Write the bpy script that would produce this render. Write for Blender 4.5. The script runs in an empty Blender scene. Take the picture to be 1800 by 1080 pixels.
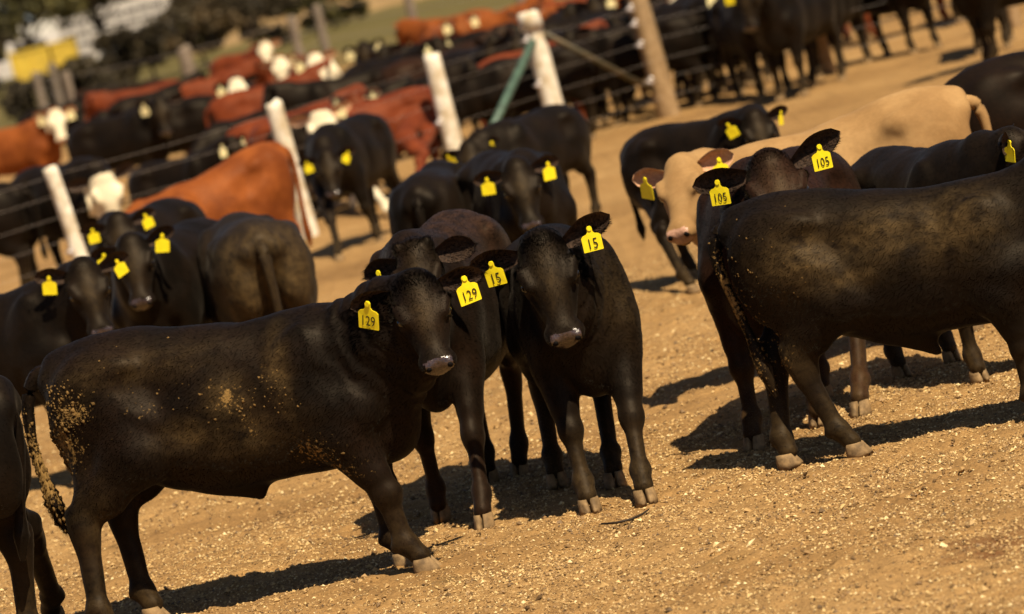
import bpy, math, random
import numpy as np
from mathutils import Vector, Matrix, noise as mnoise
R_ = math.radians
rng = np.random.default_rng(7)
random.seed(7)
S = bpy.context.scene
COL = S.collection

# ------------------------------------------------------------------ camera
FPX = 7500.0                       # focal length in pixels of the 1800 px wide photograph
PITCH = math.atan(706 / FPX)
ROLL = R_(14)
CAMH = 2.71
CAM = np.array([0, 0, CAMH])
FW = np.array([0, math.cos(PITCH), -math.sin(PITCH)])
R0 = np.array([1.0, 0, 0]); U0 = np.array([0, math.sin(PITCH), math.cos(PITCH)])
CR = math.cos(ROLL) * R0 - math.sin(ROLL) * U0
CU = math.sin(ROLL) * R0 + math.cos(ROLL) * U0
cam = bpy.data.cameras.new('camera'); camo = bpy.data.objects.new('camera', cam); COL.objects.link(camo)
m = Matrix.Identity(4)
for i in range(3):
    m[i][0], m[i][1], m[i][2], m[i][3] = CR[i], CU[i], -FW[i], CAM[i]
camo.matrix_world = m
cam.sensor_width = 36; cam.lens = FPX / 1800 * 36
cam.clip_start = 0.5; cam.clip_end = 2000
cam.dof.use_dof = True; cam.dof.focus_distance = 18.15; cam.dof.aperture_fstop = 2.9
S.camera = camo

# ------------------------------------------------------------------ light
SUN_SHIFT = (-0.32, 0.60)          # ground shift of a shadow per metre of height
sd = Vector((SUN_SHIFT[0], SUN_SHIFT[1], -1)).normalized()
sun = bpy.data.lights.new('sun', 'SUN'); so = bpy.data.objects.new('sun', sun); COL.objects.link(so)
so.rotation_euler = sd.to_track_quat('-Z', 'Y').to_euler()
sun.energy = 5.0; sun.angle = R_(0.5); sun.color = (1.0, 0.85, 0.62)
W = bpy.data.worlds.new('World'); S.world = W; W.use_nodes = True
wn = W.node_tree; bg = wn.nodes['Background']
sky = wn.nodes.new('ShaderNodeTexSky'); sky.sky_type = 'NISHITA'; sky.sun_disc = False
to_sun = -sd
sky.sun_elevation = math.asin(to_sun.z)
sky.sun_rotation = math.atan2(to_sun.x, to_sun.y)
sky.dust_density = 1.0; sky.air_density = 0.7
wn.links.new(sky.outputs[0], bg.inputs[0]); bg.inputs[1].default_value = 0.05
S.view_settings.view_transform = 'Standard'; S.view_settings.look = 'None'
S.view_settings.exposure = 0.57; S.view_settings.gamma = 1
S.cycles.use_denoising = True
S.cycles.max_bounces = 5; S.cycles.diffuse_bounces = 3

# ------------------------------------------------------------------ pixel helpers
cr, sr = math.cos(ROLL), math.sin(ROLL)
def ray(px, py):
    d = CR * (px - 900) - CU * (py - 540) + FW * FPX
    return d / np.linalg.norm(d)
def at_z(px, py, z=0.0):
    d = ray(px, py); return CAM + d * ((z - CAMH) / d[2])
def at_y(px, py, Y):
    d = ray(px, py); return CAM + d * (Y / d[1])
def uv2px(u, v):                    # u along the horizon, v down the true vertical, from the picture centre
    return 900 + u * cr + v * sr, 540 - u * sr + v * cr
def px2uv(px, py):
    x, y = px - 900, py - 540
    return x * cr - y * sr, x * sr + y * cr
def G(u, v):
    return at_z(*uv2px(u, v))

# ------------------------------------------------------------------ materials
def mat(name, rough=0.8, spec=0.3):
    M = bpy.data.materials.new(name); M.use_nodes = True
    b = M.node_tree.nodes['Principled BSDF']
    b.inputs['Roughness'].default_value = rough
    b.inputs['Specular IOR Level'].default_value = spec
    return M, M.node_tree, b
def N(nt, t, **kw):
    n = nt.nodes.new(t)
    for k, v in kw.items():
        setattr(n, k, v)
    return n
def noise(nt, scale, detail=4, rough=0.55, vec=None, dist=0.0):
    n = N(nt, 'ShaderNodeTexNoise'); n.inputs['Scale'].default_value = scale
    n.inputs['Detail'].default_value = detail; n.inputs['Roughness'].default_value = rough
    n.inputs['Distortion'].default_value = dist
    if vec is not None: nt.links.new(vec, n.inputs['Vector'])
    return n
def ramp(nt, fac, stops):
    r = N(nt, 'ShaderNodeValToRGB'); cr_ = r.color_ramp
    while len(cr_.elements) < len(stops): cr_.elements.new(0.5)
    for e, (p, c) in zip(cr_.elements, stops):
        e.position = p; e.color = (*c, 1) if len(c) == 3 else c
    nt.links.new(fac, r.inputs[0]); return r
def mix(nt, fac, a, b, blend='MIX'):
    x = N(nt, 'ShaderNodeMix', data_type='RGBA', blend_type=blend)
    for sock, v in ((x.inputs[0], fac), (x.inputs[6], a), (x.inputs[7], b)):
        if isinstance(v, (int, float)): sock.default_value = v
        elif isinstance(v, tuple): sock.default_value = (*v, 1) if len(v) == 3 else v
        else: nt.links.new(v, sock)
    return x.outputs[2]
def math_(nt, op, a, b=None):
    x = N(nt, 'ShaderNodeMath', operation=op)
    for sock, v in ((x.inputs[0], a), (x.inputs[1], b)):
        if v is None: continue
        if isinstance(v, (int, float)): sock.default_value = v
        else: nt.links.new(v, sock)
    return x.outputs[0]
def bump(nt, b, h, strength=0.4, dist=0.01):
    x = N(nt, 'ShaderNodeBump'); x.inputs['Strength'].default_value = strength; x.inputs['Distance'].default_value = dist
    nt.links.new(h, x.inputs['Height']); nt.links.new(x.outputs[0], b.inputs['Normal'])
def simple(name, c, c2=None, scale=20, rough=0.7, spec=0.3, bmp=0.0):
    M, nt, b = mat(name, rough, spec)
    tc = N(nt, 'ShaderNodeTexCoord'); n = noise(nt, scale, 5, 0.6, tc.outputs['Object'])
    c2 = c2 or tuple(x * 0.7 for x in c)
    nt.links.new(ramp(nt, n.outputs[0], [(0.35, c2), (0.65, c)]).outputs[0], b.inputs['Base Color'])
    if bmp: bump(nt, b, n.outputs[0], bmp, 0.01)
    return M
def coat(name, c1, c2, dirt=(0.26, 0.155, 0.050), rough=0.56, spec=0.13, fine_lo=0.3, stain=(0.105, 0.066, 0.026)):
    """short cattle hair: two tones streaked along the body, dirt and staining from painted attributes"""
    M, nt, b = mat(name, rough, spec)
    tc = N(nt, 'ShaderNodeTexCoord')
    mp = N(nt, 'ShaderNodeMapping'); mp.inputs['Scale'].default_value = (0.45, 1, 0.6)
    nt.links.new(tc.outputs['Object'], mp.inputs[0])
    big = noise(nt, 3.2, 4, 0.6, tc.outputs['Object'])
    fine = noise(nt, 90, 4, 0.65, mp.outputs[0])
    base = ramp(nt, big.outputs[0], [(0.38, c1), (0.66, c2)]).outputs[0]
    base = mix(nt, 0.5, base, ramp(nt, fine.outputs[0], [(0.3, (fine_lo,) * 3), (0.75, (2.0 - fine_lo, 1.9 - fine_lo * 0.9, 1.8 - fine_lo * 0.8))]).outputs[0], 'MULTIPLY')
    hv = N(nt, 'ShaderNodeAttribute', attribute_name='hairvar')
    hm = math_(nt, 'ADD', math_(nt, 'MULTIPLY', math_(nt, 'POWER', hv.outputs['Fac'], 1.5), 1.15), 0.62)
    hc = N(nt, 'ShaderNodeCombineColor')
    for k in range(3): nt.links.new(hm, hc.inputs[k])
    base = mix(nt, 1.0, base, hc.outputs[0], 'MULTIPLY')
    st = N(nt, 'ShaderNodeAttribute', attribute_name='stain')
    sn = noise(nt, 24, 6, 0.7, mp.outputs[0])
    sf = math_(nt, 'MULTIPLY', st.outputs['Fac'], ramp(nt, sn.outputs[0], [(0.34, (0.05,) * 3), (0.66, (1,) * 3)]).outputs[0])
    base = mix(nt, sf, base, stain)
    dn = noise(nt, 55, 5, 0.7, tc.outputs['Object'])
    da = N(nt, 'ShaderNodeAttribute', attribute_name='dirt')
    df = math_(nt, 'ADD', da.outputs['Fac'], math_(nt, 'MULTIPLY', math_(nt, 'SUBTRACT', dn.outputs[0], 0.5), 2.8))
    dfr = ramp(nt, df, [(0.50, (0,) * 3), (0.72, (1,) * 3)]).outputs[0]
    gate = math_(nt, 'GREATER_THAN', da.outputs['Fac'], 0.06)
    base = mix(nt, math_(nt, 'MULTIPLY', dfr, gate), base, dirt)
    nt.links.new(base, b.inputs['Base Color'])
    b.inputs['Specular Tint'].default_value = (1.0, 0.84, 0.66, 1)
    bump(nt, b, fine.outputs[0], 0.15, 0.004)
    b.inputs['Sheen Weight'].default_value = 0.02
    b.inputs['Sheen Roughness'].default_value = 0.45
    b.inputs['Sheen Tint'].default_value = (1.0, 0.86, 0.7, 1)
    return M
MB = dict(
    black=coat('black_coat', (0.0034, 0.0022, 0.0014), (0.0088, 0.0050, 0.0028)),
    brown=coat('dark_brown_coat', (0.0105, 0.0047, 0.0025), (0.026, 0.0098, 0.0046)),
    ruddy=coat('brown_backed_coat', (0.0040, 0.0024, 0.0014), (0.0120, 0.0060, 0.0032), stain=(0.036, 0.0170, 0.0085)),
    warm=coat('brown_tinged_black_coat', (0.0030, 0.0018, 0.0011), (0.0092, 0.0045, 0.0024)),
    grey=coat('dusty_black_coat', (0.0085, 0.0060, 0.0043), (0.022, 0.0145, 0.0090)),
    orange=coat('orange_coat', (0.145, 0.036, 0.008), (0.255, 0.070, 0.014), rough=0.6, fine_lo=0.75),
    red=coat('red_coat', (0.095, 0.018, 0.006), (0.165, 0.035, 0.011), rough=0.6, fine_lo=0.75),
    tan=coat('tan_coat', (0.255, 0.146, 0.058), (0.365, 0.222, 0.094), dirt=(0.2, 0.13, 0.06), rough=0.7, fine_lo=0.8, stain=(0.22, 0.115, 0.042)),
    white=coat('white_coat', (0.66, 0.56, 0.38), (0.80, 0.72, 0.52), rough=0.7, fine_lo=0.8),
)
M_nose = simple('wet_nose_leather', (0.060, 0.036, 0.030), (0.018, 0.011, 0.010), 60, 0.20, 0.9, 0.35)
M_pinknose = simple('pink_nose_leather', (0.52, 0.30, 0.20), (0.36, 0.19, 0.12), 60, 0.4, 0.5, 0.3)
M_hoof = simple('dusty_hoof', (0.29, 0.185, 0.085), (0.12, 0.076, 0.036), 24, 0.75, 0.25, 0.3)
M_eye = simple('eye', (0.010, 0.006, 0.004), (0.006, 0.004, 0.003), 20, 0.04, 0.9)
M_inear = simple('inner_ear_hair', (0.06, 0.034, 0.020), (0.02, 0.012, 0.008), 60, 0.8, 0.2, 0.4)
M_inear_tan = simple('inner_ear_tan_hair', (0.62, 0.36, 0.21), (0.46, 0.24, 0.13), 60, 0.8, 0.2, 0.4)
M_clod = simple('dried_manure', (0.20, 0.118, 0.040), (0.085, 0.050, 0.017), 30, 0.9, 0.1, 0.5)
M_tag, nt_, bt_ = mat('yellow_tag_plastic', 0.45, 0.35)
_tc = N(nt_, 'ShaderNodeTexCoord'); _oi = N(nt_, 'ShaderNodeObjectInfo')
_ad = N(nt_, 'ShaderNodeVectorMath', operation='ADD'); nt_.links.new(_tc.outputs['Object'], _ad.inputs[0]); nt_.links.new(_oi.outputs['Random'], _ad.inputs[1])
_n = noise(nt_, 38, 6, 0.7, _ad.outputs[0], 0.5)
nt_.links.new(ramp(nt_, _n.outputs[0], [(0.24, (0.34, 0.22, 0.03)), (0.36, (0.90, 0.70, 0.012)), (0.70, (0.95, 0.80, 0.018))]).outputs[0], bt_.inputs['Base Color'])
M_paletag = simple('pale_tag_plastic', (0.84, 0.74, 0.40), (0.74, 0.62, 0.30), 25, 0.45, 0.4)
M_ink = simple('black_tag_ink', (0.02, 0.018, 0.012), (0.012, 0.01, 0.008), 30, 0.6, 0.2)

# ------------------------------------------------------------------ mesh helpers
def mesh_np(name, V, faces, mi=None, normals=None, attrs=None, smooth=True):
    """faces: list of int arrays (n,k)"""
    me = bpy.data.meshes.new(name)
    V = np.asarray(V, np.float32)
    me.vertices.add(len(V)); me.vertices.foreach_set('co', V.ravel())
    nl = sum(f.size for f in faces); npoly = sum(len(f) for f in faces)
    me.loops.add(nl); me.polygons.add(npoly)
    li = np.concatenate([f.ravel() for f in faces]).astype(np.int32)
    tot = np.concatenate([np.full(len(f), f.shape[1], np.int32) for f in faces])
    st = np.concatenate([[0], np.cumsum(tot)[:-1]]).astype(np.int32)
    me.loops.foreach_set('vertex_index', li)
    me.polygons.foreach_set('loop_start', st)
    me.polygons.foreach_set('loop_total', tot)
    if mi is not None: me.polygons.foreach_set('material_index', np.asarray(mi, np.int32))
    me.polygons.foreach_set('use_smooth', np.full(npoly, smooth, bool))
    me.update(calc_edges=True)
    for k, a in (attrs or {}).items():
        at = me.attributes.new(k, 'FLOAT', 'POINT'); at.data.foreach_set('value', np.asarray(a, np.float32))
    if normals is not None:
        me.normals_split_custom_set_from_vertices([tuple(n) for n in normals])
    return me
def link(name, me, mats=(), parent=None):
    o = bpy.data.objects.new(name, me); COL.objects.link(o)
    for M in mats: me.materials.append(M)
    if parent: o.parent = parent
    return o
def tag(o, label, cat=None, group=None, kind=None):
    o['label'] = label
    if cat: o['category'] = cat
    if group: o['group'] = group
    if kind: o['kind'] = kind
    return o
class MBs:
    """collects closed pieces for one mesh"""
    def __init__(s): s.V = []; s.F = []; s.M = []; s.n = 0
    def add(s, V, F, mi=0):
        V = np.asarray(V, float)
        for f in F:
            s.F.append([i + s.n for i in f]); s.M.append(mi)
        s.V.append(V); s.n += len(V); return s
    def box(s, c, d, rot=None, mi=0):
        x, y, z = np.asarray(d) / 2
        V = np.array([[a, b, c_] for a in (-x, x) for b in (-y, y) for c_ in (-z, z)])
        if rot is not None: V = V @ np.array(rot).T
        return s.add(V + np.asarray(c), [(0, 1, 3, 2), (4, 6, 7, 5), (0, 4, 5, 1), (2, 3, 7, 6), (0, 2, 6, 4), (1, 5, 7, 3)], mi)
    def tube(s, P, rad, n=10, mi=0, wob=0.0):
        P = np.asarray(P, float); rad = np.broadcast_to(rad, len(P)); V = []
        for i in range(len(P)):
            t = P[min(i + 1, len(P) - 1)] - P[max(i - 1, 0)]; t /= np.linalg.norm(t) + 1e-9
            a = np.cross(t, [0.31, 0.2, 0.93] if abs(t[2]) < 0.9 else [1, 0.1, 0]); a /= np.linalg.norm(a); b = np.cross(t, a)
            for k in range(n):
                w = 2 * math.pi * k / n
                V.append(P[i] + (a * math.cos(w) + b * math.sin(w)) * rad[i] * (1 + wob * random.uniform(-1, 1)))
        F = [(i * n + k, i * n + (k + 1) % n, (i + 1) * n + (k + 1) % n, (i + 1) * n + k) for i in range(len(P) - 1) for k in range(n)]
        F += [tuple(range(n - 1, -1, -1)), tuple(range((len(P) - 1) * n, len(P) * n))]
        return s.add(V, F, mi)
    def build(s, name, mats, parent=None, smooth=False):
        me = bpy.data.meshes.new(name)
        me.from_pydata(np.concatenate(s.V).tolist(), [], s.F)
        me.polygons.foreach_set('material_index', s.M)
        me.polygons.foreach_set('use_smooth', [smooth] * len(s.F)); me.update()
        return link(name, me, mats, parent)

# ------------------------------------------------------------------ implicit surfaces
def smin(a, b, k):
    h = np.maximum(k - np.abs(a - b), 0) / k
    return np.minimum(a, b) - h * h * k * 0.25
def ev(prims, P):
    D = np.full(len(P), 9.0)
    for p in prims:
        t = p[0]
        if t in 'ES':
            _, c, r, Rm, k = p
            r = np.asarray(r); q = P - c
            if Rm is not None: q = q @ Rm
            k0 = np.sqrt(((q / r) ** 2).sum(1)); k1 = np.sqrt(((q / r ** 2) ** 2).sum(1)) + 1e-9
            d = k0 * (k0 - 1) / k1
            if t == 'S':
                D = -smin(-D, d, k); continue
        else:
            _, a, ra, b, rb, k, sq = p
            q = P - a; ba = np.array(b) - a
            if sq != 1:
                q = q.copy(); q[:, 1] /= sq; ba = ba.copy(); ba[1] /= sq
            h = np.clip(q @ ba / (ba @ ba + 1e-12), 0, 1)
            d = np.linalg.norm(q - h[:, None] * ba, axis=1) - (ra + (rb - ra) * h)
            if sq < 1: d = d * (0.5 + 0.5 * sq)
        D = smin(D, d, k)
    return D
def surface(prims, lo, hi, h):
    """surface nets over a narrow band; returns verts, quads"""
    C = 4
    lo = np.asarray(lo, float)
    nc = np.ceil((np.asarray(hi) - lo) / (h * C)).astype(int)
    ax = [lo[i] + (np.arange(nc[i]) + 0.5) * h * C for i in range(3)]
    cg = np.stack(np.meshgrid(*ax, indexing='ij'), -1).reshape(-1, 3)
    cd = ev(prims, cg).reshape(nc)
    near = np.abs(cd) < h * C * 1.9
    D = np.repeat(np.repeat(np.repeat(cd, C, 0), C, 1), C, 2)
    nb = np.repeat(np.repeat(np.repeat(near, C, 0), C, 1), C, 2)
    ii = np.argwhere(nb)
    D[nb] = ev(prims, lo + (ii + 0.5) * h)
    ins = D < 0
    sh = np.array(D.shape) - 1
    cnt = np.zeros(sh, np.int8)
    for a in (0, 1):
        for b in (0, 1):
            for c in (0, 1):
                cnt += ins[a:a + sh[0], b:b + sh[1], c:c + sh[2]]
    act = np.argwhere((cnt > 0) & (cnt < 8))
    idx = np.full(sh, -1); idx[tuple(act.T)] = np.arange(len(act))
    acc = np.zeros((len(act), 3)); num = np.zeros(len(act))
    cor = [np.array(c) for c in np.ndindex(2, 2, 2)]
    for i in range(8):
        for j in range(i + 1, 8):
            if np.abs(cor[i] - cor[j]).sum() != 1: continue
            d0 = D[tuple((act + cor[i]).T)]; d1 = D[tuple((act + cor[j]).T)]
            x = (d0 < 0) != (d1 < 0)
            t = np.where(x, d0 / np.where(x, d0 - d1, 1), 0)
            pt = cor[i] + t[:, None] * (cor[j] - cor[i])
            acc += np.where(x[:, None], pt, 0); num += x
    V = lo + (act + acc / num[:, None] + 0.5) * h
    Q = []
    for a in range(3):
        b, c = (a + 1) % 3, (a + 2) % 3
        s0 = [slice(None)] * 3; s1 = [slice(None)] * 3
        s0[a] = slice(0, -1); s1[a] = slice(1, None)
        for d in (b, c): s0[d] = slice(1, -1); s1[d] = slice(1, -1)
        A = ins[tuple(s0)]; B = ins[tuple(s1)]
        for flip, msk in ((False, A & ~B), (True, ~A & B)):
            e = np.argwhere(msk)
            if not len(e): continue
            e[:, b] += 1; e[:, c] += 1
            q = []
            for db, dc in ((-1, -1), (0, -1), (0, 0), (-1, 0)):
                f = e.copy(); f[:, b] += db; f[:, c] += dc; q.append(idx[tuple(f.T)])
            q = np.stack(q, 1)
            Q.append(q[:, ::-1] if flip else q)
    Q = np.concatenate(Q)
    for _ in range(2):                               # light relaxation
        s = np.zeros_like(V); n = np.zeros(len(V))
        for k in range(4):
            np.add.at(s, Q[:, k], V[Q[:, (k + 1) % 4]]); np.add.at(n, Q[:, k], 1)
        V = 0.55 * V + 0.45 * s / np.maximum(n, 1)[:, None]
    return V, Q
def vnormals(V, Q):
    n = np.cross(V[Q[:, 2]] - V[Q[:, 0]], V[Q[:, -1]] - V[Q[:, 1]])
    vn = np.zeros_like(V)
    for k in range(Q.shape[1]): np.add.at(vn, Q[:, k], n)
    return vn / (np.linalg.norm(vn, axis=1)[:, None] + 1e-12)

# ------------------------------------------------------------------ cattle
def rotm(yaw, pitch, roll):
    """columns forward, left, up; pitch > 0 points down"""
    y, p, r = R_(yaw), R_(pitch), R_(roll)
    f = np.array([math.cos(y) * math.cos(p), math.sin(y) * math.cos(p), -math.sin(p)])
    l = np.array([-math.sin(y), math.cos(y), 0]); u = np.cross(f, l)
    l2 = l * math.cos(r) + u * math.sin(r); u2 = u * math.cos(r) - l * math.sin(r)
    return np.stack([f, l2, u2], 1)
def nrm(v): v = np.asarray(v, float); return v / (np.linalg.norm(v) + 1e-12)

FEET0 = dict(fl=(0.43, 0.155), fr=(0.43, -0.155), hl=(-0.56, 0.155), hr=(-0.56, -0.155))
def cattle_prims(poll, Hm, hs, feet, fat, bull, buds):
    A = np.array; P = []
    E = lambda c, r, k=0.08, Rm=None: P.append(('E', A(c, float), A(r, float), Rm, k))
    C = lambda a, ra, b, rb, k=0.05, sq=1.0: P.append(('C', A(a, float), ra, A(b, float), rb, k, sq))
    f = fat
    # trunk
    E((-0.06, 0, 0.835), (0.60, 0.265 * f, 0.335), 0.01)
    E((0.34, 0, 0.84), (0.33, 0.235 * f, 0.345), 0.10)
    E((-0.48, 0, 0.985), (0.30, 0.225, 0.215), 0.10)
    C((-0.35, 0, 1.10), 0.080, (-0.73, 0, 1.085), 0.062, 0.10)
    E((-0.20, 0, 1.06), (0.46, 0.17, 0.125), 0.10)
    E((0.34, 0, 1.085), (0.23, 0.085, 0.105), 0.12)
    E((0.55, 0, 0.66), (0.15, 0.125, 0.19), 0.10)
    E((-0.06, 0, 0.665), (0.46, 0.215 * f, 0.165), 0.10)
    for s in (1, -1):
        E((-0.40, 0.205 * s, 1.08), (0.070, 0.045, 0.050), 0.06)          # hook bone
        E((-0.74, 0.085 * s, 1.02), (0.055, 0.045, 0.055), 0.07)        # pin bone
        E((0.34, 0.172 * s, 0.90), (0.14, 0.085, 0.27), 0.05, rotm(0, 12, 0))   # shoulder blade
        E((0.53, 0.170 * s, 0.78), (0.10, 0.075, 0.11), 0.045)            # point of the shoulder
        E((-0.50, 0.165 * s, 0.86), (0.225, 0.105, 0.28), 0.07, rotm(0, -14, 0))  # thigh
        E((-0.66, 0.12 * s, 0.82), (0.115, 0.085, 0.22), 0.05)          # buttock
        C((-0.33, 0.17 * s, 0.86), 0.075, (-0.22, 0.20 * s, 0.68), 0.035, 0.08)   # flank fold
        P.append(('S', A((-0.27, 0.285 * s, 0.985)), A((0.12, 0.055, 0.085)), None, 0.07))     # hollow flank
        P.append(('S', A((0.13, 0.315 * s, 0.86)), A((0.045, 0.05, 0.24)), None, 0.06))        # behind the shoulder
        P.append(('S', A((-0.30, 0.285 * s, 0.64)), A((0.05, 0.05, 0.16)), None, 0.05))        # before the thigh
    if bull:
        C((-0.14, 0, 0.56), 0.085 + 0.02 * (bull - 1), (-0.02 + 0.03 * (bull - 1), 0, 0.435 - 0.05 * (bull - 1)), 0.022, 0.09, 0.7)
        E((-0.52, 0, 0.60), (0.05, 0.055, 0.08), 0.06)
    # legs
    for key, (bx, by) in FEET0.items():
        fx, fy = feet[key][:2]; s = 1 if by > 0 else -1
        bend = feet[key][2] if len(feet[key]) > 2 else 0.0
        dx, dy = fx - bx, fy - by
        g = lambda x, y, z, top: A((x + dx * (1 - z / top), y + dy * (1 - z / top), z))
        if key[0] == 'f':
            el = g(0.405, 0.165 * s, 0.66, 0.85); kn = g(0.425 + bend, 0.155 * s, 0.365, 0.80)
            kn2 = g(0.418 + bend, 0.155 * s, 0.315, 0.80)
            ft = g(0.415, 0.155 * s, 0.125, 0.80); co = g(0.448, 0.155 * s, 0.062, 0.80)
            C((0.42, 0.165 * s, 0.80), 0.120, el, 0.112, 0.07, 0.8)
            C(el + (-0.04, 0, 0.02), 0.100, el * 0.35 + kn * 0.65, 0.066, 0.05, 0.85)
            C(el, 0.096, kn, 0.058, 0.04, 0.9)
            E(kn + (0.008, 0, -0.01), (0.064, 0.058, 0.066), 0.025)
            C(kn2, 0.046, ft, 0.040, 0.03, 0.86)
        else:
            st = g(-0.335, 0.185 * s, 0.70, 0.95); hk = g(-0.645 + bend, 0.15 * s, 0.475, 0.90)
            hk2 = g(-0.628 + bend, 0.15 * s, 0.40, 0.90)
            ft = g(-0.592, 0.155 * s, 0.128, 0.90); co = g(-0.556, 0.155 * s, 0.062, 0.90)
            C((-0.44, 0.17 * s, 0.84), 0.145, st, 0.095, 0.07, 0.75)
            C(st + (-0.05, 0, -0.01), 0.118, hk * 0.6 + st * 0.4, 0.078, 0.06, 0.76)
            C((-0.60, 0.15 * s, 0.74), 0.085, hk + (0.02, 0, 0.05), 0.042, 0.06, 0.72)
            C(hk * 0.6 + st * 0.4, 0.075, hk, 0.054, 0.04, 0.8)
            C(hk + (-0.034, 0, 0.035), 0.026, hk2 + (-0.005, 0, -0.02), 0.036, 0.03)
            E(hk2 + (0.004, 0, 0.05), (0.064, 0.052, 0.072), 0.03)
            C(hk2, 0.050, ft, 0.042, 0.03, 0.86)
        E(ft, (0.050, 0.049, 0.046), 0.025)
        C(ft + (0, 0, 0.01), 0.040, co, 0.045, 0.025)
        for e in (-1, 1): E(ft + (-0.042, 0.018 * e, -0.012), (0.016, 0.013, 0.018), 0.015)
    # neck
    hd = lambda x, y, z: poll + Hm @ (A((x, y, z), float) * hs)
    nape = hd(-0.03, 0, 0.0); thro = hd(0.06, 0, -0.115)
    d = nape - A((0.42, 0, 1.06)); mid = A((0.42, 0, 1.06)) + d * 0.5 + A((0.05, 0, 0.035))
    C((0.36, 0, 1.03), 0.125, mid, 0.105, 0.14); C(mid, 0.105, nape, 0.090, 0.06)
    d2 = thro - A((0.50, 0, 0.80)); mid2 = A((0.50, 0, 0.80)) + d2 * 0.5 + A((0.06, 0, -0.02))
    C((0.48, 0, 0.82), 0.165, mid2, 0.120, 0.10); C(mid2, 0.120, thro, 0.085, 0.06)
    C((0.44, 0, 0.94), 0.165, (mid + mid2) / 2, 0.135, 0.08); C((mid + mid2) / 2, 0.135, hd(0.0, 0, -0.06), 0.095, 0.05)
    C((0.58, 0, 0.60), 0.07, mid2 - A((0, 0, 0.075)), 0.055, 0.09)     # dewlap
    # head
    HE = lambda c, r, k=0.03, pit=0.0: P.append(('E', hd(*c), A(r, float) * hs, Hm @ rotm(0, pit, 0), k))
    HC = lambda a, ra, b, rb, k=0.03: P.append(('C', hd(*a), ra * hs, hd(*b), rb * hs, k, 1.0))
    HE((0.050, 0, -0.005), (0.125, 0.105, 0.098), 0.04)
    HE((-0.015, 0, 0.045), (0.065, 0.075, 0.060), 0.04)
    HE((0.120, 0, 0.030), (0.12, 0.094, 0.052), 0.04)
    HC((0.12, 0, -0.016), 0.076, (0.310, 0, -0.040), 0.052, 0.05)
    HE((0.25, 0, 0.006), (0.13, 0.052, 0.036), 0.04, 8)
    HE((0.362, 0, -0.038), (0.056, 0.086, 0.060), 0.035)
    HE((0.350, 0, -0.080), (0.065, 0.055, 0.034), 0.03)                 # lower lip
    HC((0.04, 0, -0.095), 0.060, (0.31, 0, -0.085), 0.042, 0.04)
    for s in (1, -1):
        HE((0.075, 0.066 * s, -0.065), (0.095, 0.042, 0.078), 0.04)
        HC((0.165, 0.086 * s, 0.050), 0.024, (0.095, 0.104 * s, 0.050), 0.030, 0.025)   # brow
        HC((0.150, 0.096 * s, -0.018), 0.018, (0.27, 0.050 * s, -0.045), 0.022, 0.035)
        HE((0.395, 0.046 * s, -0.018), (0.030, 0.032, 0.030), 0.02)
        if buds: HE((-0.03, 0.075 * s, 0.075), (0.03, 0.028, 0.034), 0.025)
    for s in (1, -1):
        P.append(('S', hd(0.136, 0.120 * s, 0.014), A((0.036, 0.020, 0.022)) * hs, Hm, 0.010))
        P.append(('S', hd(0.428, 0.048 * s, -0.026), A((0.034, 0.012, 0.019)) * hs, Hm @ rotm(18 * s, 0, -25 * s), 0.008))
    P.append(('S', hd(0.41, 0, -0.088), A((0.06, 0.07, 0.006)) * hs, Hm, 0.010))      # mouth line
    return P, hd

def ear_geo(base, e, n, L, hw, cup=0.75):
    """leaf shaped cupped ear: closed two-sided surface, base narrow, tip rounded"""
    w = nrm(np.cross(n, e)); n = nrm(np.cross(e, w))
    T, K = 11, 9; V = []
    for side in (0, 1):
        for i in range(T):
            t = i / (T - 1)
            prof = hw * (0.42 + 0.58 * math.sin(min(1, t * 1.55) * math.pi / 2)) * math.sqrt(max(0.0, 1 - max(0, (t - 0.38) / 0.62) ** 1.7)) + 0.002
            for j in range(K):
                s = -1 + 2 * j / (K - 1)
                c = cup * (1 - 0.55 * t)
                dep = -c * (1 - s * s) * prof * 0.95 - side * 0.009 * (1 - s ** 4) * (1 - 0.6 * t)
                V.append(base + e * (L * t) + w * (s * prof) + n * (dep + 0.12 * L * t * t * 0.4))
    F = []
    for side in (0, 1):
        o = side * T * K
        for i in range(T - 1):
            for j in range(K - 1):
                q = [o + i * K + j, o + i * K + j + 1, o + (i + 1) * K + j + 1, o + (i + 1) * K + j]
                F.append(q if side == 1 else q[::-1])
    b = [0 * K + j for j in range(K)] + [i * K + K - 1 for i in range(1, T)] + [(T - 1) * K + j for j in range(K - 2, -1, -1)] + [i * K for i in range(T - 2, 0, -1)]
    for k in range(len(b)):
        p, q = b[k], b[(k + 1) % len(b)]
        F.append([p, q, q + T * K, p + T * K])
    V = np.array(V); F = np.array(F)
    if ((V[F[0]].mean(0) * 0) == 0).all():
        fn = np.cross(V[F[0][2]] - V[F[0][0]], V[F[0][3]] - V[F[0][1]])
        if fn @ n < 0: F = F[:, ::-1]
    nin = (T - 1) * (K - 1)
    mi = np.zeros(len(F), int); mi[:nin] = 5
    return V, F, mi, w, n
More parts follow.
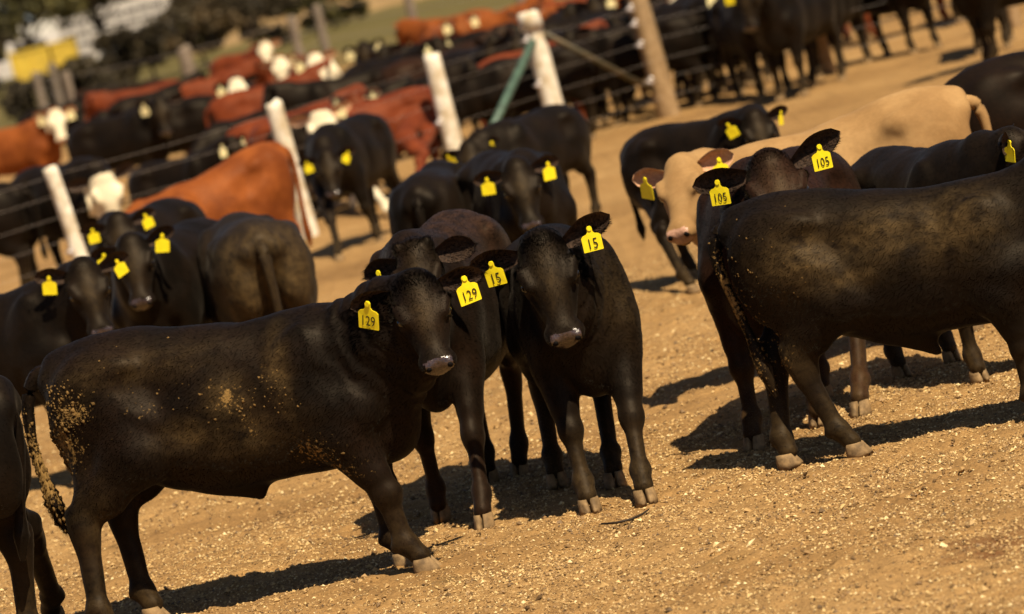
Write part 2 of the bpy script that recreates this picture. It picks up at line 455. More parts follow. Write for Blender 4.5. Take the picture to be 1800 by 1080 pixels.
def claw_geo(co, fwd, side, s):
    """one hoof claw: wedge with a rounded front wall, flat sole"""
    V = []; nseg = 8
    lat = np.array([-fwd[1], fwd[0], 0])
    for z, x0, x1, w in ((-0.020, -0.042, 0.066, 0.036), (0.004, -0.045, 0.060, 0.036), (0.028, -0.045, 0.043, 0.034), (0.052, -0.040, 0.028, 0.028)):
        for k in range(nseg):
            a = 2 * math.pi * k / nseg
            cx = (x0 + x1) / 2 + (x1 - x0) / 2 * math.cos(a)
            tap = 1 - 0.45 * max(0, math.cos(a)) ** 2
            cy = side * 0.026 + w * 0.70 * math.sin(a) * tap - side * 0.010 * max(0, math.cos(a))
            V.append(np.array([co[0], co[1], 0]) + fwd * cx + lat * cy + np.array([0, 0, z]))
    F = [[i * nseg + k, i * nseg + (k + 1) % nseg, (i + 1) * nseg + (k + 1) % nseg, (i + 1) * nseg + k] for i in range(3) for k in range(nseg)]
    F += [[24, 25, 26, 27], [24, 27, 28, 31], [28, 29, 30, 31], [3, 2, 1, 0], [7, 4, 3, 0], [7, 6, 5, 4]]
    return np.array(V), np.array(F)
def tail_geo(pts, rad, n=8):
    b = MBs().tube(pts, rad, n, 0, 0.06); V = np.concatenate(b.V)
    F = np.array([f for f in b.F if len(f) == 4]); return V, F
def hairs(V, Q, keep, count, flow, L, w, r):
    """many short tapered hairs laid along the coat, each three corners on the surface's own normal"""
    P0, P1, P2, P3 = (V[Q[:, k]] for k in range(4))
    area = np.linalg.norm(np.cross(P2 - P0, P3 - P1), axis=1) * keep
    f = r.choice(len(Q), count, p=area / area.sum())
    a, b = r.random(count)[:, None], r.random(count)[:, None]
    P = (P0[f] * (1 - a) + P1[f] * a) * (1 - b) + (P3[f] * (1 - a) + P2[f] * a) * b
    nn = np.cross(P2 - P0, P3 - P1)[f]; nn /= np.linalg.norm(nn, axis=1)[:, None] + 1e-12
    fl = flow(P); fl = fl + r.normal(0, 0.20, fl.shape)
    t = fl - nn * (fl * nn).sum(1)[:, None]; t /= np.linalg.norm(t, axis=1)[:, None] + 1e-9
    al = np.abs(r.normal(0.14, 0.07, count))[:, None]
    d = t * np.cos(al) + nn * np.sin(al)
    s = np.cross(nn, t)
    ll = (L * (0.55 + 0.9 * r.random(count)))[:, None] if np.isscalar(L) else (L(P) * (0.55 + 0.9 * r.random(count)))[:, None]
    B = P - nn * 0.001
    HV = np.stack([B - s * w * 0.5, B + s * w * 0.5, B + d * ll], 1).reshape(-1, 3)
    HN = np.repeat(nn + t * 0.05 + s * r.normal(0, 0.16, count)[:, None], 3, 0)
    return HV, HN, np.arange(count * 3).reshape(-1, 3), f

def tag_mesh(width, text_h=None):
    """ear tag outline: shouldered panel with a narrow neck and round button, 3 mm thick"""
    w = width / 2
    out = [(-w, -1.55 * w), (-w * 0.96, -1.62 * w), (w * 0.96, -1.62 * w), (w, -1.55 * w), (w, -0.1 * w), (w * 0.80, 0.10 * w), (w * 0.42, 0.22 * w), (w * 0.27, 0.42 * w),
           (w * 0.26, 0.85 * w), (w * 0.14, 1.02 * w), (-w * 0.14, 1.02 * w), (-w * 0.26, 0.85 * w), (-w * 0.27, 0.42 * w), (-w * 0.42, 0.22 * w), (-w * 0.80, 0.10 * w), (-w, -0.1 * w)]
    out = [(x, z - 0.72 * w) for x, z in out]
    n = len(out); t = 0.0016
    bend = lambda x, z: 0.0015 * (z / (2 * w)) ** 2 + 0.10 * x * x / w * 0.5
    V = [(x, -t + bend(x, z), z) for x, z in out] + [(x, t + bend(x, z), z) for x, z in out]
    F = [list(range(n)), list(range(2 * n - 1, n - 1, -1))] + [[i, i + n, (i + 1) % n + n, (i + 1) % n] for i in range(n)]
    b = MBs().add(V, F)
    ring = []
    for y in (-0.006, -0.002):
        ring += [(0.24 * w * math.cos(a) , y, 0.24 * w * math.sin(a) + 0.05 * w) for a in np.linspace(0, 2 * math.pi, 11)[:-1]]
    b.add(ring, [[i, i + 10, (i + 1) % 10 + 10, (i + 1) % 10][::-1] for i in range(10)] + [list(range(10))])
    return b
_text = {}
def text_mesh(t):
    if t not in _text:
        cu = bpy.data.curves.new('tag_number', 'FONT'); cu.body = t; cu.align_x = 'CENTER'; cu.align_y = 'CENTER'
        cu.size = 1.0; cu.extrude = 0.012; cu.resolution_u = 3; cu.space_character = 1.05
        o = bpy.data.objects.new('tag_number', cu); COL.objects.link(o)
        bpy.context.view_layer.update()
        me = bpy.data.meshes.new_from_object(o.evaluated_get(bpy.context.evaluated_depsgraph_get()))
        bpy.data.objects.remove(o); me.materials.clear(); _text[t] = me
    return _text[t]

def build_cattle(name, h, poll=(0.92, 0, 1.27), head=(0, 40, 0), hs=1.0, feet=None, fat=1.0, bull=False, buds=False,
                 slope=0.0, folds=0.0, tail=None, ears=None, dirt=(), stains=(), hair=0, seed=1, ear_len=0.195, clods=()):
    """returns mesh (unit scale, feet at z 0) and ear anchors; slots: coat, face, nose, hoof, sock, inner ear, manure"""
    r = np.random.default_rng(seed)
    rv = np.random.default_rng(seed * 7 + 1)
    if fat == 1.0: fat = rv.uniform(0.92, 1.07)
    if ears is None: ears = [(rv.uniform(0, 24), rv.uniform(4, 24), rv.uniform(5, 22)) for _ in range(2)]
    kk = math.tan(R_(slope))
    def warp(P):
        if not kk: return P
        P = np.array(P, float); z = P[..., 2]; w = np.clip((z - 0.30) / 0.45, 0, 1); w = w * w * (3 - 2 * w)
        P[..., 2] = z - kk * np.minimum(P[..., 0], 0.45) * w
        return P
    F0 = {k: (*v,) for k, v in FEET0.items()}
    for k, v in (feet or {}).items(): F0[k] = v
    poll = np.array(poll, float) + np.array([0, 0, kk * 0.45]); Hm = rotm(*head)
    prims, hd = cattle_prims(poll, Hm, hs, F0, fat, bull, buds)
    lo = np.array([-1.0, -0.5, -0.02]); hi = np.array([1.0, 0.5, 1.3])
    for c in ((-0.1, 0, 0), (0.47, 0.15, 0.1), (0.47, -0.15, -0.15), (0.1, 0.15, 0.15), (0.1, -0.15, -.15)):
        q = hd(*c); lo = np.minimum(lo, q - 0.06); hi = np.maximum(hi, q + 0.06)
    for v in F0.values():
        lo[:2] = np.minimum(lo[:2], np.array(v[:2]) - 0.12); hi[:2] = np.maximum(hi[:2], np.array(v[:2]) + 0.12)
    V, Q = surface(prims, lo, hi, h)
    if h < 0.0165:
        ns = np.array([mnoise.noise(Vector(p * 9.0 + seed)) * 0.0045 + mnoise.noise(Vector(p * 24.0)) * 0.0018 for p in V])
        ws = np.clip((V[:, 2] - 0.3) / 0.3, 0.25, 1)
        hq = (V - poll) @ Hm / hs; ws[(hq[:, 0] > -0.05) & (np.abs(hq[:, 1]) < 0.16) & (np.abs(hq[:, 2]) < 0.16)] *= 0.3
        if folds:
            n0 = np.array([0.44, 0, 0.95]); nd = hd(0, 0, -0.04) - n0; ln = np.linalg.norm(nd); nd /= ln
            t = (V - n0) @ nd; wt = np.clip((t - 0.06) / 0.10, 0, 1) * np.clip((ln * 0.92 - t) / 0.10, 0, 1)
            rd = np.linalg.norm((V - n0) - t[:, None] * nd, axis=1); wt *= rd < 0.34
            ns = ns + folds * wt * np.sin(t * 75 + ns * 700)
        V = V + vnormals(V, Q) * (ns * ws)[:, None]
    c = V[Q].mean(1); hl = (c - poll) @ Hm / hs
    mi = np.zeros(len(Q), int)
    mi[(c[:, 2] < 0.30)] = 4
    face = (hl[:, 0] > -0.03) & (hl[:, 0] < 0.5) & (np.abs(hl[:, 1]) < 0.15) & (hl[:, 2] > -0.135) & (hl[:, 2] < 0.12) & (c[:, 2] > 0.45)
    mi[face] = 1
    nose = face & (hl[:, 0] > 0.376 + 0.5 * np.maximum(hl[:, 2], 0)) & (hl[:, 2] > -0.072) & (hl[:, 2] < 0.022) & (np.abs(hl[:, 1]) < 0.062)
    mi[nose] = 2
    parts = [(V, Q, mi)]
    # hooves
    for k, (bx, by) in FEET0.items():
        fx, fy = F0[k][:2]
        ang = R_(F0[k][3]) if len(F0[k]) > 3 else 0.0
        fw = np.array([math.cos(ang), math.sin(ang), 0])
        co = (fx + (0.016 if k[0] == 'f' else 0.010), fy)
        for s in (1, -1):
            cv, cf = claw_geo(co, fw, s, 1); parts.append((cv, cf, np.full(len(cf), 3)))
    # ears
    anch = []
    ears = ears or ((12, 0, 15), (12, 0, 15))                     # droop, back sweep, opening turn
    for s, (droop, sweep, turn) in zip((1, -1), ears):
        base = hd(-0.005, 0.098 * s, 0.022)
        e = np.array([-math.sin(R_(sweep)), s * math.cos(R_(sweep)) * math.cos(R_(droop)), -math.sin(R_(droop))])
        turn = turn - head[1] * 0.85; n = np.array([math.cos(R_(turn)), 0, -math.sin(R_(turn))]); n = nrm(n - e * (n @ e))
        e_w, n_w = Hm @ nrm(e), Hm @ n
        ev_, ef, emi, w, nn = ear_geo(base, e_w, n_w, ear_len * hs, 0.061 * hs)
        parts.append((ev_, ef, emi))
        anch.append((base + e_w * ear_len * hs * 0.52 + nn * 0.004, nn, e_w))
    # tail
    tp = tail or [(-0.76, 0, 1.06), (-0.83, 0, 1.04), (-0.865, 0, 0.95), (-0.865, 0, 0.75), (-0.845, 0, 0.55), (-0.84, 0, 0.44), (-0.84, 0, 0.36)]
    tr = [0.040, 0.036, 0.028, 0.022, 0.022, 0.036, 0.010][:len(tp)]
    ti = np.linspace(0, len(tp) - 1, 25); tpa = np.array(tp, float)
    tps = np.stack([np.interp(ti, np.arange(len(tp)), tpa[:, k]) for k in range(3)], 1)
    for _ in range(2): tps[1:-1] = (tps[:-2] + tps[1:-1] * 2 + tps[2:]) / 4
    trs = np.interp(ti, np.arange(len(tp)), tr)
    tv, tf = tail_geo(tps, trs); parts.append((tv, tf, np.zeros(len(tf), int)))
    # clods of dried manure stuck to the hair
    for (cx, cy, cz, rad, num, size) in clods:
        VN = vnormals(V, Q)
        dd = np.linalg.norm(V - np.array([cx, cy, cz]), axis=1)
        cand = np.flatnonzero(dd < rad)
        src, srcn = V, VN
        tdd = np.linalg.norm(tv - np.array([cx, cy, cz]), axis=1); tcand = np.flatnonzero(tdd < rad)
        allp = np.concatenate([V[cand], tv[tcand]]); alln = np.concatenate([VN[cand], np.tile([-1.0, 0, 0], (len(tcand), 1))])
        if not len(allp): continue
        pr = np.concatenate([np.exp(-(dd[cand] / rad * 1.5) ** 2), 3 * np.exp(-(tdd[tcand] / rad) ** 2)]); pr /= pr.sum()
        for j in r.choice(len(allp), num, p=pr):
            sz = size * min(2.2, r.lognormal(-0.1, 0.5))
            ov = np.array([(1, 0, 0), (-1, 0, 0), (0, 1, 0), (0, -1, 0), (0, 0, 1), (0, 0, -1)], float) * sz * r.uniform(0.6, 1.3, (6, 1))
            a, b = r.normal(size=3), r.normal(size=3); a = nrm(a); b = nrm(np.cross(a, b)); cc = np.cross(a, b)
            p = allp[j] + alln[j] * 0.05 * sz; ov = ov @ np.stack([a, b, cc]); ov = ov - np.outer(ov @ alln[j], alln[j]) * 0.45
            of = np.array([(0, 2, 4), (2, 1, 4), (1, 3, 4), (3, 0, 4), (2, 0, 5), (1, 2, 5), (3, 1, 5), (0, 3, 5)])
            of = np.concatenate([of, of[:, :1]], 1)[:, [0, 1, 2, 2]]
            parts.append((p + ov, of, np.full(8, 6)))
    tri_parts = [p for p in parts]
    AV, AQ, AM, off = [], [], [], 0
    for v, q, mm in tri_parts:
        AV.append(v); AQ.append(np.asarray(q) + off); AM.append(mm); off += len(v)
    AV = warp(np.concatenate(AV)); AQ = np.concatenate(AQ); AM = np.concatenate(AM)
    hv = np.full(len(AV), 0.5)
    def field(lst):
        a = np.zeros(len(AV))
        for x, y, z, rx, rz, st in lst:
            d2 = ((AV[:, 0] - x) / rx) ** 2 + ((AV[:, 1] - y) / (0.16 if y else 1.0)) ** 2 + ((AV[:, 2] - z) / rz) ** 2
            a = np.maximum(a, st * np.exp(-d2))
        return a
    da, sa = field(dirt), field(stains)
    sa = np.maximum(sa, 0.42 * np.clip((0.46 - AV[:, 2]) / 0.40, 0, 1))          # dust on the lower legs
    for s in (1, -1):
        p = warp(hd(0.140, 0.108 * s, 0.014)); dd_ = np.linalg.norm(AV - p, axis=1) / hs
        sa = np.maximum(sa, 0.60 * np.exp(-((dd_ - 0.030) / 0.013) ** 2))         # paler hair rimming the eye
    q_ = (AV - warp(poll)) @ Hm / hs
    sa = np.maximum(sa, 0.30 * np.exp(-((q_[:, 0] - 0.16) / 0.14) ** 2 - (q_[:, 1] / 0.05) ** 2) * (q_[:, 2] > -0.03) * (q_[:, 2] < 0.15))  # lit brownish tone of the forehead, painted in through the stain attribute
    isq = AM != 6
    faces = [AQ[isq], AQ[~isq][:, :3]] if (~isq).any() else [AQ]
    mis = [AM[isq], AM[~isq]] if (~isq).any() else [AM]
    NV = vnormals(AV, AQ)
    if hair:
        keep = np.isin(AM[isq], (0, 1, 4, 5)).astype(float)
        keep[AM[isq] == 1] *= 3.0; keep[AM[isq] == 4] *= 1.3
        def flow(P):
            f = np.tile([-0.75, 0, -0.55], (len(P), 1))
            leg = P[:, 2] < 0.6; f[leg] = (-0.12, 0, -1)
            q = (P - poll) @ Hm / hs
            hd_ = (q[:, 0] > -0.05) & (q[:, 0] < 0.5) & (np.abs(q[:, 1]) < 0.3) & (np.abs(q[:, 2]) < 0.16)
            f[hd_] = Hm @ np.array([-1, 0, 0.1]) * 1.0
            ear = hd_ & (np.abs(q[:, 1]) > 0.115)
            cw = hd_ * np.clip((0.15 - q[:, 0]) / 0.16, 0, 1) * np.clip((q[:, 2] + 0.01) / 0.05, 0, 1); f += r.normal(0, 0.55, (len(P), 3)) * cw[:, None]
            f[ear] = np.sign(q[ear, 1])[:, None] * (Hm[:, 1])[None]
            return f
        def LL(P):
            q = (P - poll) @ Hm / hs
            l = np.full(len(P), 0.0125)
            l[(q[:, 0] > 0.02) & (q[:, 0] < 0.5) & (np.abs(q[:, 1]) < 0.12) & (np.abs(q[:, 2]) < 0.14)] = 0.009
            l[(np.abs(q[:, 0]) < 0.1) & (np.abs(q[:, 1]) > 0.11) & (np.abs(q[:, 1]) < 0.35) & (np.abs(q[:, 2]) < 0.2)] = 0.024
            l += 0.007 * ((q[:, 0] > -0.12) & (np.abs(q[:, 1]) < 0.10) & (q[:, 2] > -0.01) & (q[:, 2] < 0.2)) * np.clip((0.15 - q[:, 0]) / 0.16, 0, 1)
            l[P[:, 2] < 0.5] = 0.008
            l[(P[:, 0] < -0.78) & (P[:, 2] < 0.62)] = 0.04
            return l
        poll_ = poll; poll = warp(poll)
        HV, HN, HF, src = hairs(AV, AQ[isq], keep, hair, flow, LL, 0.0013, r)
        poll = poll_; base = len(AV)
        sv = AQ[isq][src][:, 0]
        AV = np.concatenate([AV, HV]); NV = np.concatenate([NV, HN / np.linalg.norm(HN, axis=1)[:, None]])
        hv = np.concatenate([hv, np.repeat(r.random(hair), 3)])
        da = np.concatenate([da, np.repeat(da[sv] * 0.9, 3)]); sa = np.concatenate([sa, np.repeat(sa[sv], 3)])
        faces.append(HF + base); hm = AM[isq][src]; mis.append(hm)
    me = mesh_np(name, AV, faces, np.concatenate(mis), NV if hair else None, dict(hairvar=hv, dirt=da, stain=sa))
    eyes = [(hd(0.140, 0.0985 * s, 0.014), 0.0250 * hs) for s in (1, -1)]
    nos = [hd(0.4135, 0.047 * s, -0.010) for s in (1, -1)]
    eyes = [(warp(p), q) for p, q in eyes]; nos = [warp(p) for p in nos]; anch = [(warp(p), n, e) for p, n, e in anch]; poll = warp(poll)
    return dict(me=me, anch=anch, eyes=eyes, nos=nos, hs=hs, Hm=Hm, poll=poll)

_sph = {}
def eye_mesh():
    if 'e' not in _sph:
        import bmesh
        bm = bmesh.new(); bmesh.ops.create_uvsphere(bm, u_segments=14, v_segments=9, radius=1.0)
        me = bpy.data.meshes.new('eye'); bm.to_mesh(me); bm.free()
        me.polygons.foreach_set('use_smooth', [True] * len(me.polygons)); me.materials.append(M_eye); _sph['e'] = me
    return _sph['e']
def nostril_mesh():  # solid dark bead; its colour stands in for the shade inside a nostril
    if 'n' not in _sph:
        me = eye_mesh().copy(); me.name = 'nostril'; me.materials.clear(); me.materials.append(simple('nostril_painted_shade', (0.004, 0.003, 0.003), None, 20, 0.8, 0.1)); _sph['n'] = me
    return _sph['n']
def coat_mats(coatname, face=None, sock=None, nose=None):
    c = MB[coatname]
    pink = coatname in ('tan',) or face == 'white' or coatname in ('red', 'orange')
    return [c, MB[face or coatname], M_pinknose if pink and nose is None else M_nose, M_hoof, MB[sock or coatname],
            M_inear_tan if coatname in ('tan', 'orange', 'red') else M_inear, M_clod]
def add_tag(root, anch, spec, M):
    """spec: text, in-plane turn, yaw offset, width"""
    p, n, e = anch
    txt, roll, yawo, w = spec
    if not txt: roll += float(rng.normal(0, 9)); yawo += float(rng.normal(0, 16)); w *= float(rng.uniform(0.9, 1.08))
    fwd = np.array([n[0], n[1], n[2] * 0.25]); fwd = nrm(fwd)
    y = math.atan2(fwd[1], fwd[0]) + R_(yawo)
    fwd = np.array([math.cos(y), math.sin(y), fwd[2]]); fwd = nrm(fwd)
    lft = nrm(np.cross([0, 0, 1.0], fwd)); up = np.cross(fwd, lft)
    c, s_ = math.cos(R_(roll)), math.sin(R_(roll))
    # tag local: x right as read from the front, -y front, z up
    X = -(-lft) ; X = lft * 1.0
    xr = X * c + up * s_; zu = up * c - X * s_
    Mx = Matrix.Identity(4)
    for i in range(3):
        Mx[i][0], Mx[i][1], Mx[i][2], Mx[i][3] = xr[i], -fwd[i], zu[i], p[i] + fwd[i] * 0.024
    o = tag_mesh(w).build('ear_tag', [M], root)
    o.matrix_local = Mx
    if txt:
        t = bpy.data.objects.new('tag_number', text_mesh(txt).copy()); COL.objects.link(t)
        t.data.materials.clear(); t.data.materials.append(M_ink)
        t.parent = o
        k = w * (0.52 if len(txt) > 2 else 0.62)
        t.matrix_local = Matrix.Translation((0, -0.0020, -0.80 * w)) @ Matrix.Rotation(math.pi / 2, 4, 'X') @ Matrix.Diagonal((k * 0.92, k * 1.25, k * 0.08, 1))
        o['label'] = 'yellow ear tag numbered ' + txt
    return o
GROUP = 'cattle standing in the feedlot pens'
def place(root, pos, yaw, sc, pitch=0.0):
    root.location = (pos[0], pos[1], 0); root.rotation_euler = (0, R_(pitch), R_(yaw)); root.scale = (sc,) * 3 if np.isscalar(sc) else sc
def hero(name, label, coatname, uv, yaw, sc, h=0.012, poll_px=None, poll_dy=0.0, face_yaw=-90, face_pitch=50, face_roll=0,
         feet_px=None, tags=(None, None), tagmat=None, face=None, sock=None, z0=0.0, eyes=True, cat='calf', pitch=0.0, **kw):
    """uv: ground point under the trunk's middle. Head and feet may be given by the pixel they show at in the photograph."""
    sc = np.array([sc] * 3 if np.isscalar(sc) else sc, float)
    o = G(*uv); yr = R_(yaw); c, s = math.cos(yr), math.sin(yr)
    def loc(w):
        d = np.array([w[0] - o[0], w[1] - o[1], w[2]])
        return np.array([c * d[0] + s * d[1], -s * d[0] + c * d[1], d[2]]) / sc
    if poll_px is not None:
        kw['poll'] = loc(at_y(*poll_px, o[1] + poll_dy) - np.array([0, 0, 0.075 * kw.get('hs', 1.0)]))
    kw['head'] = (face_yaw - yaw, face_pitch, face_roll)
    ft = {}
    for k, v in (feet_px or {}).items():
        q = loc(at_z(v[0], v[1], 0.0)); ft[k] = (q[0] - 0.02, q[1], *v[2:])
    for k, v in kw.pop('feet_rel', {}).items():
        b = FEET0[k]; ft[k] = (b[0] + v[0], b[1] + v[1], *v[2:])
    B = build_cattle('body', h, feet=ft, **kw)
    root = bpy.data.objects.new(name, None); COL.objects.link(root); root.empty_display_size = 0.2
    tag(root, label, cat, GROUP)
    place(root, o, yaw, sc, pitch)
    link('body', B['me'], coat_mats(coatname, face, sock), root)
    if eyes:
        for p, rr in B['eyes']:
            e = bpy.data.objects.new('eye', eye_mesh()); COL.objects.link(e); e.parent = root
            e.location = p; e.scale = (rr,) * 3
        Hm = B['Hm']
        for sgn, p in zip((1, -1), B['nos']):
            e = bpy.data.objects.new('nostril', nostril_mesh()); COL.objects.link(e); e.parent = root
            Rm = Matrix([list(r) for r in Hm]) @ Matrix.Rotation(R_(38 * sgn), 3, 'Z') @ Matrix.Rotation(R_(24 * sgn), 3, 'X')
            e.matrix_local = Matrix.LocRotScale(Vector(p), Rm.to_quaternion(), Vector((0.012, 0.0125, 0.0175)) * B['hs'])
    for a, t in zip(B['anch'], tags):
        if t: add_tag(root, a, t, tagmat or M_tag)
    return root, B
#@@GROUND
_lat = rng.random((256, 256))
def vnoise(x, y, sc, o=0):
    x = np.asarray(x) / sc + 17.3 * o; y = np.asarray(y) / sc + 9.1 * o
    xi, yi = np.floor(x).astype(int), np.floor(y).astype(int); fx, fy = x - xi, y - yi
    fx = fx * fx * (3 - 2 * fx); fy = fy * fy * (3 - 2 * fy)
    g = lambda a, b: _lat[a & 255, b & 255]
    return (g(xi, yi) * (1 - fx) + g(xi + 1, yi) * fx) * (1 - fy) + (g(xi, yi + 1) * (1 - fx) + g(xi + 1, yi + 1) * fx) * fy
prints = np.stack([rng.uniform(-4.5, 4.5, 520), rng.uniform(14, 27, 520), rng.uniform(0.045, 0.075, 520), rng.uniform(0.008, 0.022, 520)], 1)
def gz(x, y):
    x = np.asarray(x, float); y = np.asarray(y, float)
    z = 0.030 * (vnoise(x, y, 1.1, 1) - 0.5) + 0.022 * (vnoise(x, y, 0.33, 2) - 0.5)
    r1 = np.abs(vnoise(x, y, 0.12, 3) - 0.5) * 2
    z += 0.016 * (vnoise(x, y, 0.10, 4) - 0.5) + 0.012 * (0.4 - r1) + 0.010 * (vnoise(x, y, 0.045, 5) - 0.5)
    return z - 0.012
def grade(a, b, step, far_, grow=1.09):
    m_ = list(np.arange(a, b, step)); s_ = step; hi = m_[-1]
    while hi < far_[1]: s_ *= grow; hi += s_; m_.append(hi)
    s_ = step; lo = m_[0]; pre = []
    while lo > far_[0]: s_ *= grow; lo -= s_; pre.append(lo)
    return np.array(pre[::-1] + m_)
gx = grade(-3.4, 3.4, 0.016, (-700, 700)); gy = grade(14.0, 25.5, 0.024, (-60, 1500), 1.06)
X, Y = np.meshgrid(gx, gy, indexing='ij'); Z = gz(X, Y)
for hx_, hy_, hr_, hd_ in prints:
    i0, i1 = np.searchsorted(gx, (hx_ - 0.2, hx_ + 0.2)); j0, j1 = np.searchsorted(gy, (hy_ - 0.2, hy_ + 0.2))
    d2 = ((X[i0:i1, j0:j1] - hx_) / hr_) ** 2 + ((Y[i0:i1, j0:j1] - hy_) / hr_) ** 2
    Z[i0:i1, j0:j1] += hd_ * (-1.3 * np.exp(-d2 ** 1.5) + 0.55 * np.exp(-(np.sqrt(d2) - 1.35) ** 2 * 9))
nx, ny = X.shape
ids = np.arange(nx * ny).reshape(nx, ny)
gf = np.stack([ids[:-1, :-1], ids[1:, :-1], ids[1:, 1:], ids[:-1, 1:]], -1).reshape(-1, 4)
M_ground, nt, b_ = mat('packed_dirt', 0.93, 0.12)
tc = N(nt, 'ShaderNodeTexCoord'); obj_ = tc.outputs['Object']
n1 = noise(nt, 0.55, 5, 0.6, obj_, 0.4); n2 = noise(nt, 7, 6, 0.7, obj_); n3 = noise(nt, 70, 4, 0.7, obj_)
c_ = ramp(nt, n1.outputs[0], [(0.32, (0.225, 0.126, 0.047)), (0.50, (0.310, 0.181, 0.069)), (0.70, (0.370, 0.226, 0.092))]).outputs[0]
c_ = mix(nt, 0.60, c_, ramp(nt, n2.outputs[0], [(0.28, (0.50, 0.46, 0.42)), (0.5, (1, 1, 1)), (0.72, (1.30, 1.28, 1.22))]).outputs[0], 'MULTIPLY')
c_ = mix(nt, 0.55, c_, ramp(nt, n3.outputs[0], [(0.30, (0.45, 0.42, 0.38)), (0.5, (1, 1, 1)), (0.70, (1.55, 1.5, 1.4))]).outputs[0], 'MULTIPLY')
vo = N(nt, 'ShaderNodeTexVoronoi'); vo.inputs['Scale'].default_value = 1.6; nt.links.new(obj_, vo.inputs[0])
dk = math_(nt, 'MULTIPLY', ramp(nt, vo.outputs['Distance'], [(0.10, (1,) * 3), (0.26, (0,) * 3)]).outputs[0], ramp(nt, n2.outputs[0], [(0.44, (0,) * 3), (0.60, (0.75,) * 3)]).outputs[0])
c_ = mix(nt, dk, c_, (0.13, 0.080, 0.030))
sx_ = N(nt, 'ShaderNodeSeparateXYZ'); nt.links.new(obj_, sx_.inputs[0])
far_g = ramp(nt, math_(nt, 'ADD', math_(nt, 'DIVIDE', sx_.outputs[1], 200.0), math_(nt, 'MULTIPLY', math_(nt, 'SUBTRACT', n1.outputs[0], 0.5), 0.35)), [(0.42, (0,) * 3), (0.52, (1,) * 3)]).outputs[0]
c_ = mix(nt, far_g, c_, mix(nt, noise(nt, 0.09, 4, 0.6, obj_).outputs[0], (0.060, 0.056, 0.016), (0.17, 0.13, 0.05)))
stp = at_z(1755, 948)
vm = N(nt, 'ShaderNodeVectorMath', operation='SUBTRACT'); nt.links.new(obj_, vm.inputs[0]); vm.inputs[1].default_value = (stp[0], stp[1], 0)
vs = N(nt, 'ShaderNodeVectorMath', operation='MULTIPLY'); nt.links.new(vm.outputs[0], vs.inputs[0]); vs.inputs[1].default_value = (3.6, 2.6, 0)
vl = N(nt, 'ShaderNodeVectorMath', operation='LENGTH'); nt.links.new(vs.outputs[0], vl.inputs[0])
sm = ramp(nt, math_(nt, 'ADD', vl.outputs['Value'], math_(nt, 'MULTIPLY', math_(nt, 'SUBTRACT', n2.outputs[0], 0.5), 2.6)), [(0.35, (0.75,) * 3), (1.0, (0,) * 3)]).outputs[0]
c_ = mix(nt, sm, c_, (0.13, 0.050, 0.018))
nt.links.new(c_, b_.inputs['Base Color'])
hsum = math_(nt, 'ADD', n3.outputs[0], math_(nt, 'MULTIPLY', noise(nt, 24, 5, 0.7, obj_).outputs[0], 1.4))
bump(nt, b_, hsum, 0.8, 0.012)
g_ = link('ground', mesh_np('ground', np.stack([X, Y, Z], -1).reshape(-1, 3), [gf]), [M_ground])
tag(g_, 'dry trampled feedlot dirt', kind='structure')

def chips(count, yr, size, seed, flat=0.5):
    r = np.random.default_rng(seed)
    y = r.uniform(*yr, count * 2); s_px = FPX / y
    x = r.uniform(-1.12, 1.12, count * 2) * 960 / s_px
    cl = vnoise(x, y, 0.5, 8) * 0.6 + vnoise(x, y, 0.17, 9) * 0.4
    k = np.argsort(-(cl + r.random(count * 2) * 0.75))[:count]; x, y = x[k], y[k]
    z = gz(x, y)
    sz = size * np.minimum(r.lognormal(-0.15, 0.42, count), 2.1)
    base = np.array([(1, 0, 0), (0, 1, 0), (-1, 0, 0), (0, -1, 0), (0, 0, 1), (0, 0, -1)], float)
    P = base[None] * r.uniform(0.65, 1.2, (count, 6, 1)) + r.normal(0, 0.12, (count, 6, 3))
    P[..., 0] *= 1.12; P[..., 2] *= flat
    q = r.normal(size=(count, 3)); ang = r.uniform(0, 6.28, count); c, s = np.cos(ang), np.sin(ang)
    tl = r.normal(0, 0.35, count)
    P2 = P.copy(); P2[..., 0] = P[..., 0] * c[:, None] - P[..., 1] * s[:, None]; P2[..., 1] = P[..., 0] * s[:, None] + P[..., 1] * c[:, None]
    P2[..., 2] += P2[..., 0] * tl[:, None]
    P2 *= sz[:, None, None]; P2 += np.stack([x, y, z + sz * flat * 0.35], -1)[:, None]
    F = np.array([(0, 1, 4), (1, 2, 4), (2, 3, 4), (3, 0, 4), (1, 0, 5), (2, 1, 5), (3, 2, 5), (0, 3, 5)])
    Fs = (np.arange(count)[:, None, None] * 6 + F[None]).reshape(-1, 3)
    return P2.reshape(-1, 3), Fs, np.repeat(r.random(count), 6)
v1, f1, t1 = chips(150000, (13.4, 21.0), 0.0046, 41, 0.8)
v2, f2, t2 = chips(10000, (13.4, 26.0), 0.0088, 42, 0.8)
v3, f3, t3 = chips(45000, (20.0, 30.0), 0.0062, 43, 0.8)
Mg, nt, b_ = mat('grit', 0.62, 0.35)
at_ = N(nt, 'ShaderNodeAttribute', attribute_name='tone')
cc = ramp(nt, at_.outputs['Fac'], [(0.0, (0.085, 0.048, 0.018)), (0.22, (0.22, 0.125, 0.045)), (0.50, (0.34, 0.205, 0.078)), (0.78, (0.46, 0.295, 0.115)), (0.93, (0.60, 0.42, 0.18)), (1.0, (0.74, 0.59, 0.32))])
nt.links.new(cc.outputs[0], b_.inputs['Base Color'])
gr = link('gravel', mesh_np('gravel', np.concatenate([v1, v2, v3]), [f1, f2 + len(v1), f3 + len(v1) + len(v2)], attrs=dict(tone=np.concatenate([t1, t2, t3])), smooth=False), [Mg])
tag(gr, 'loose grit, spilled grain and small clods scattered over the dirt', kind='stuff')

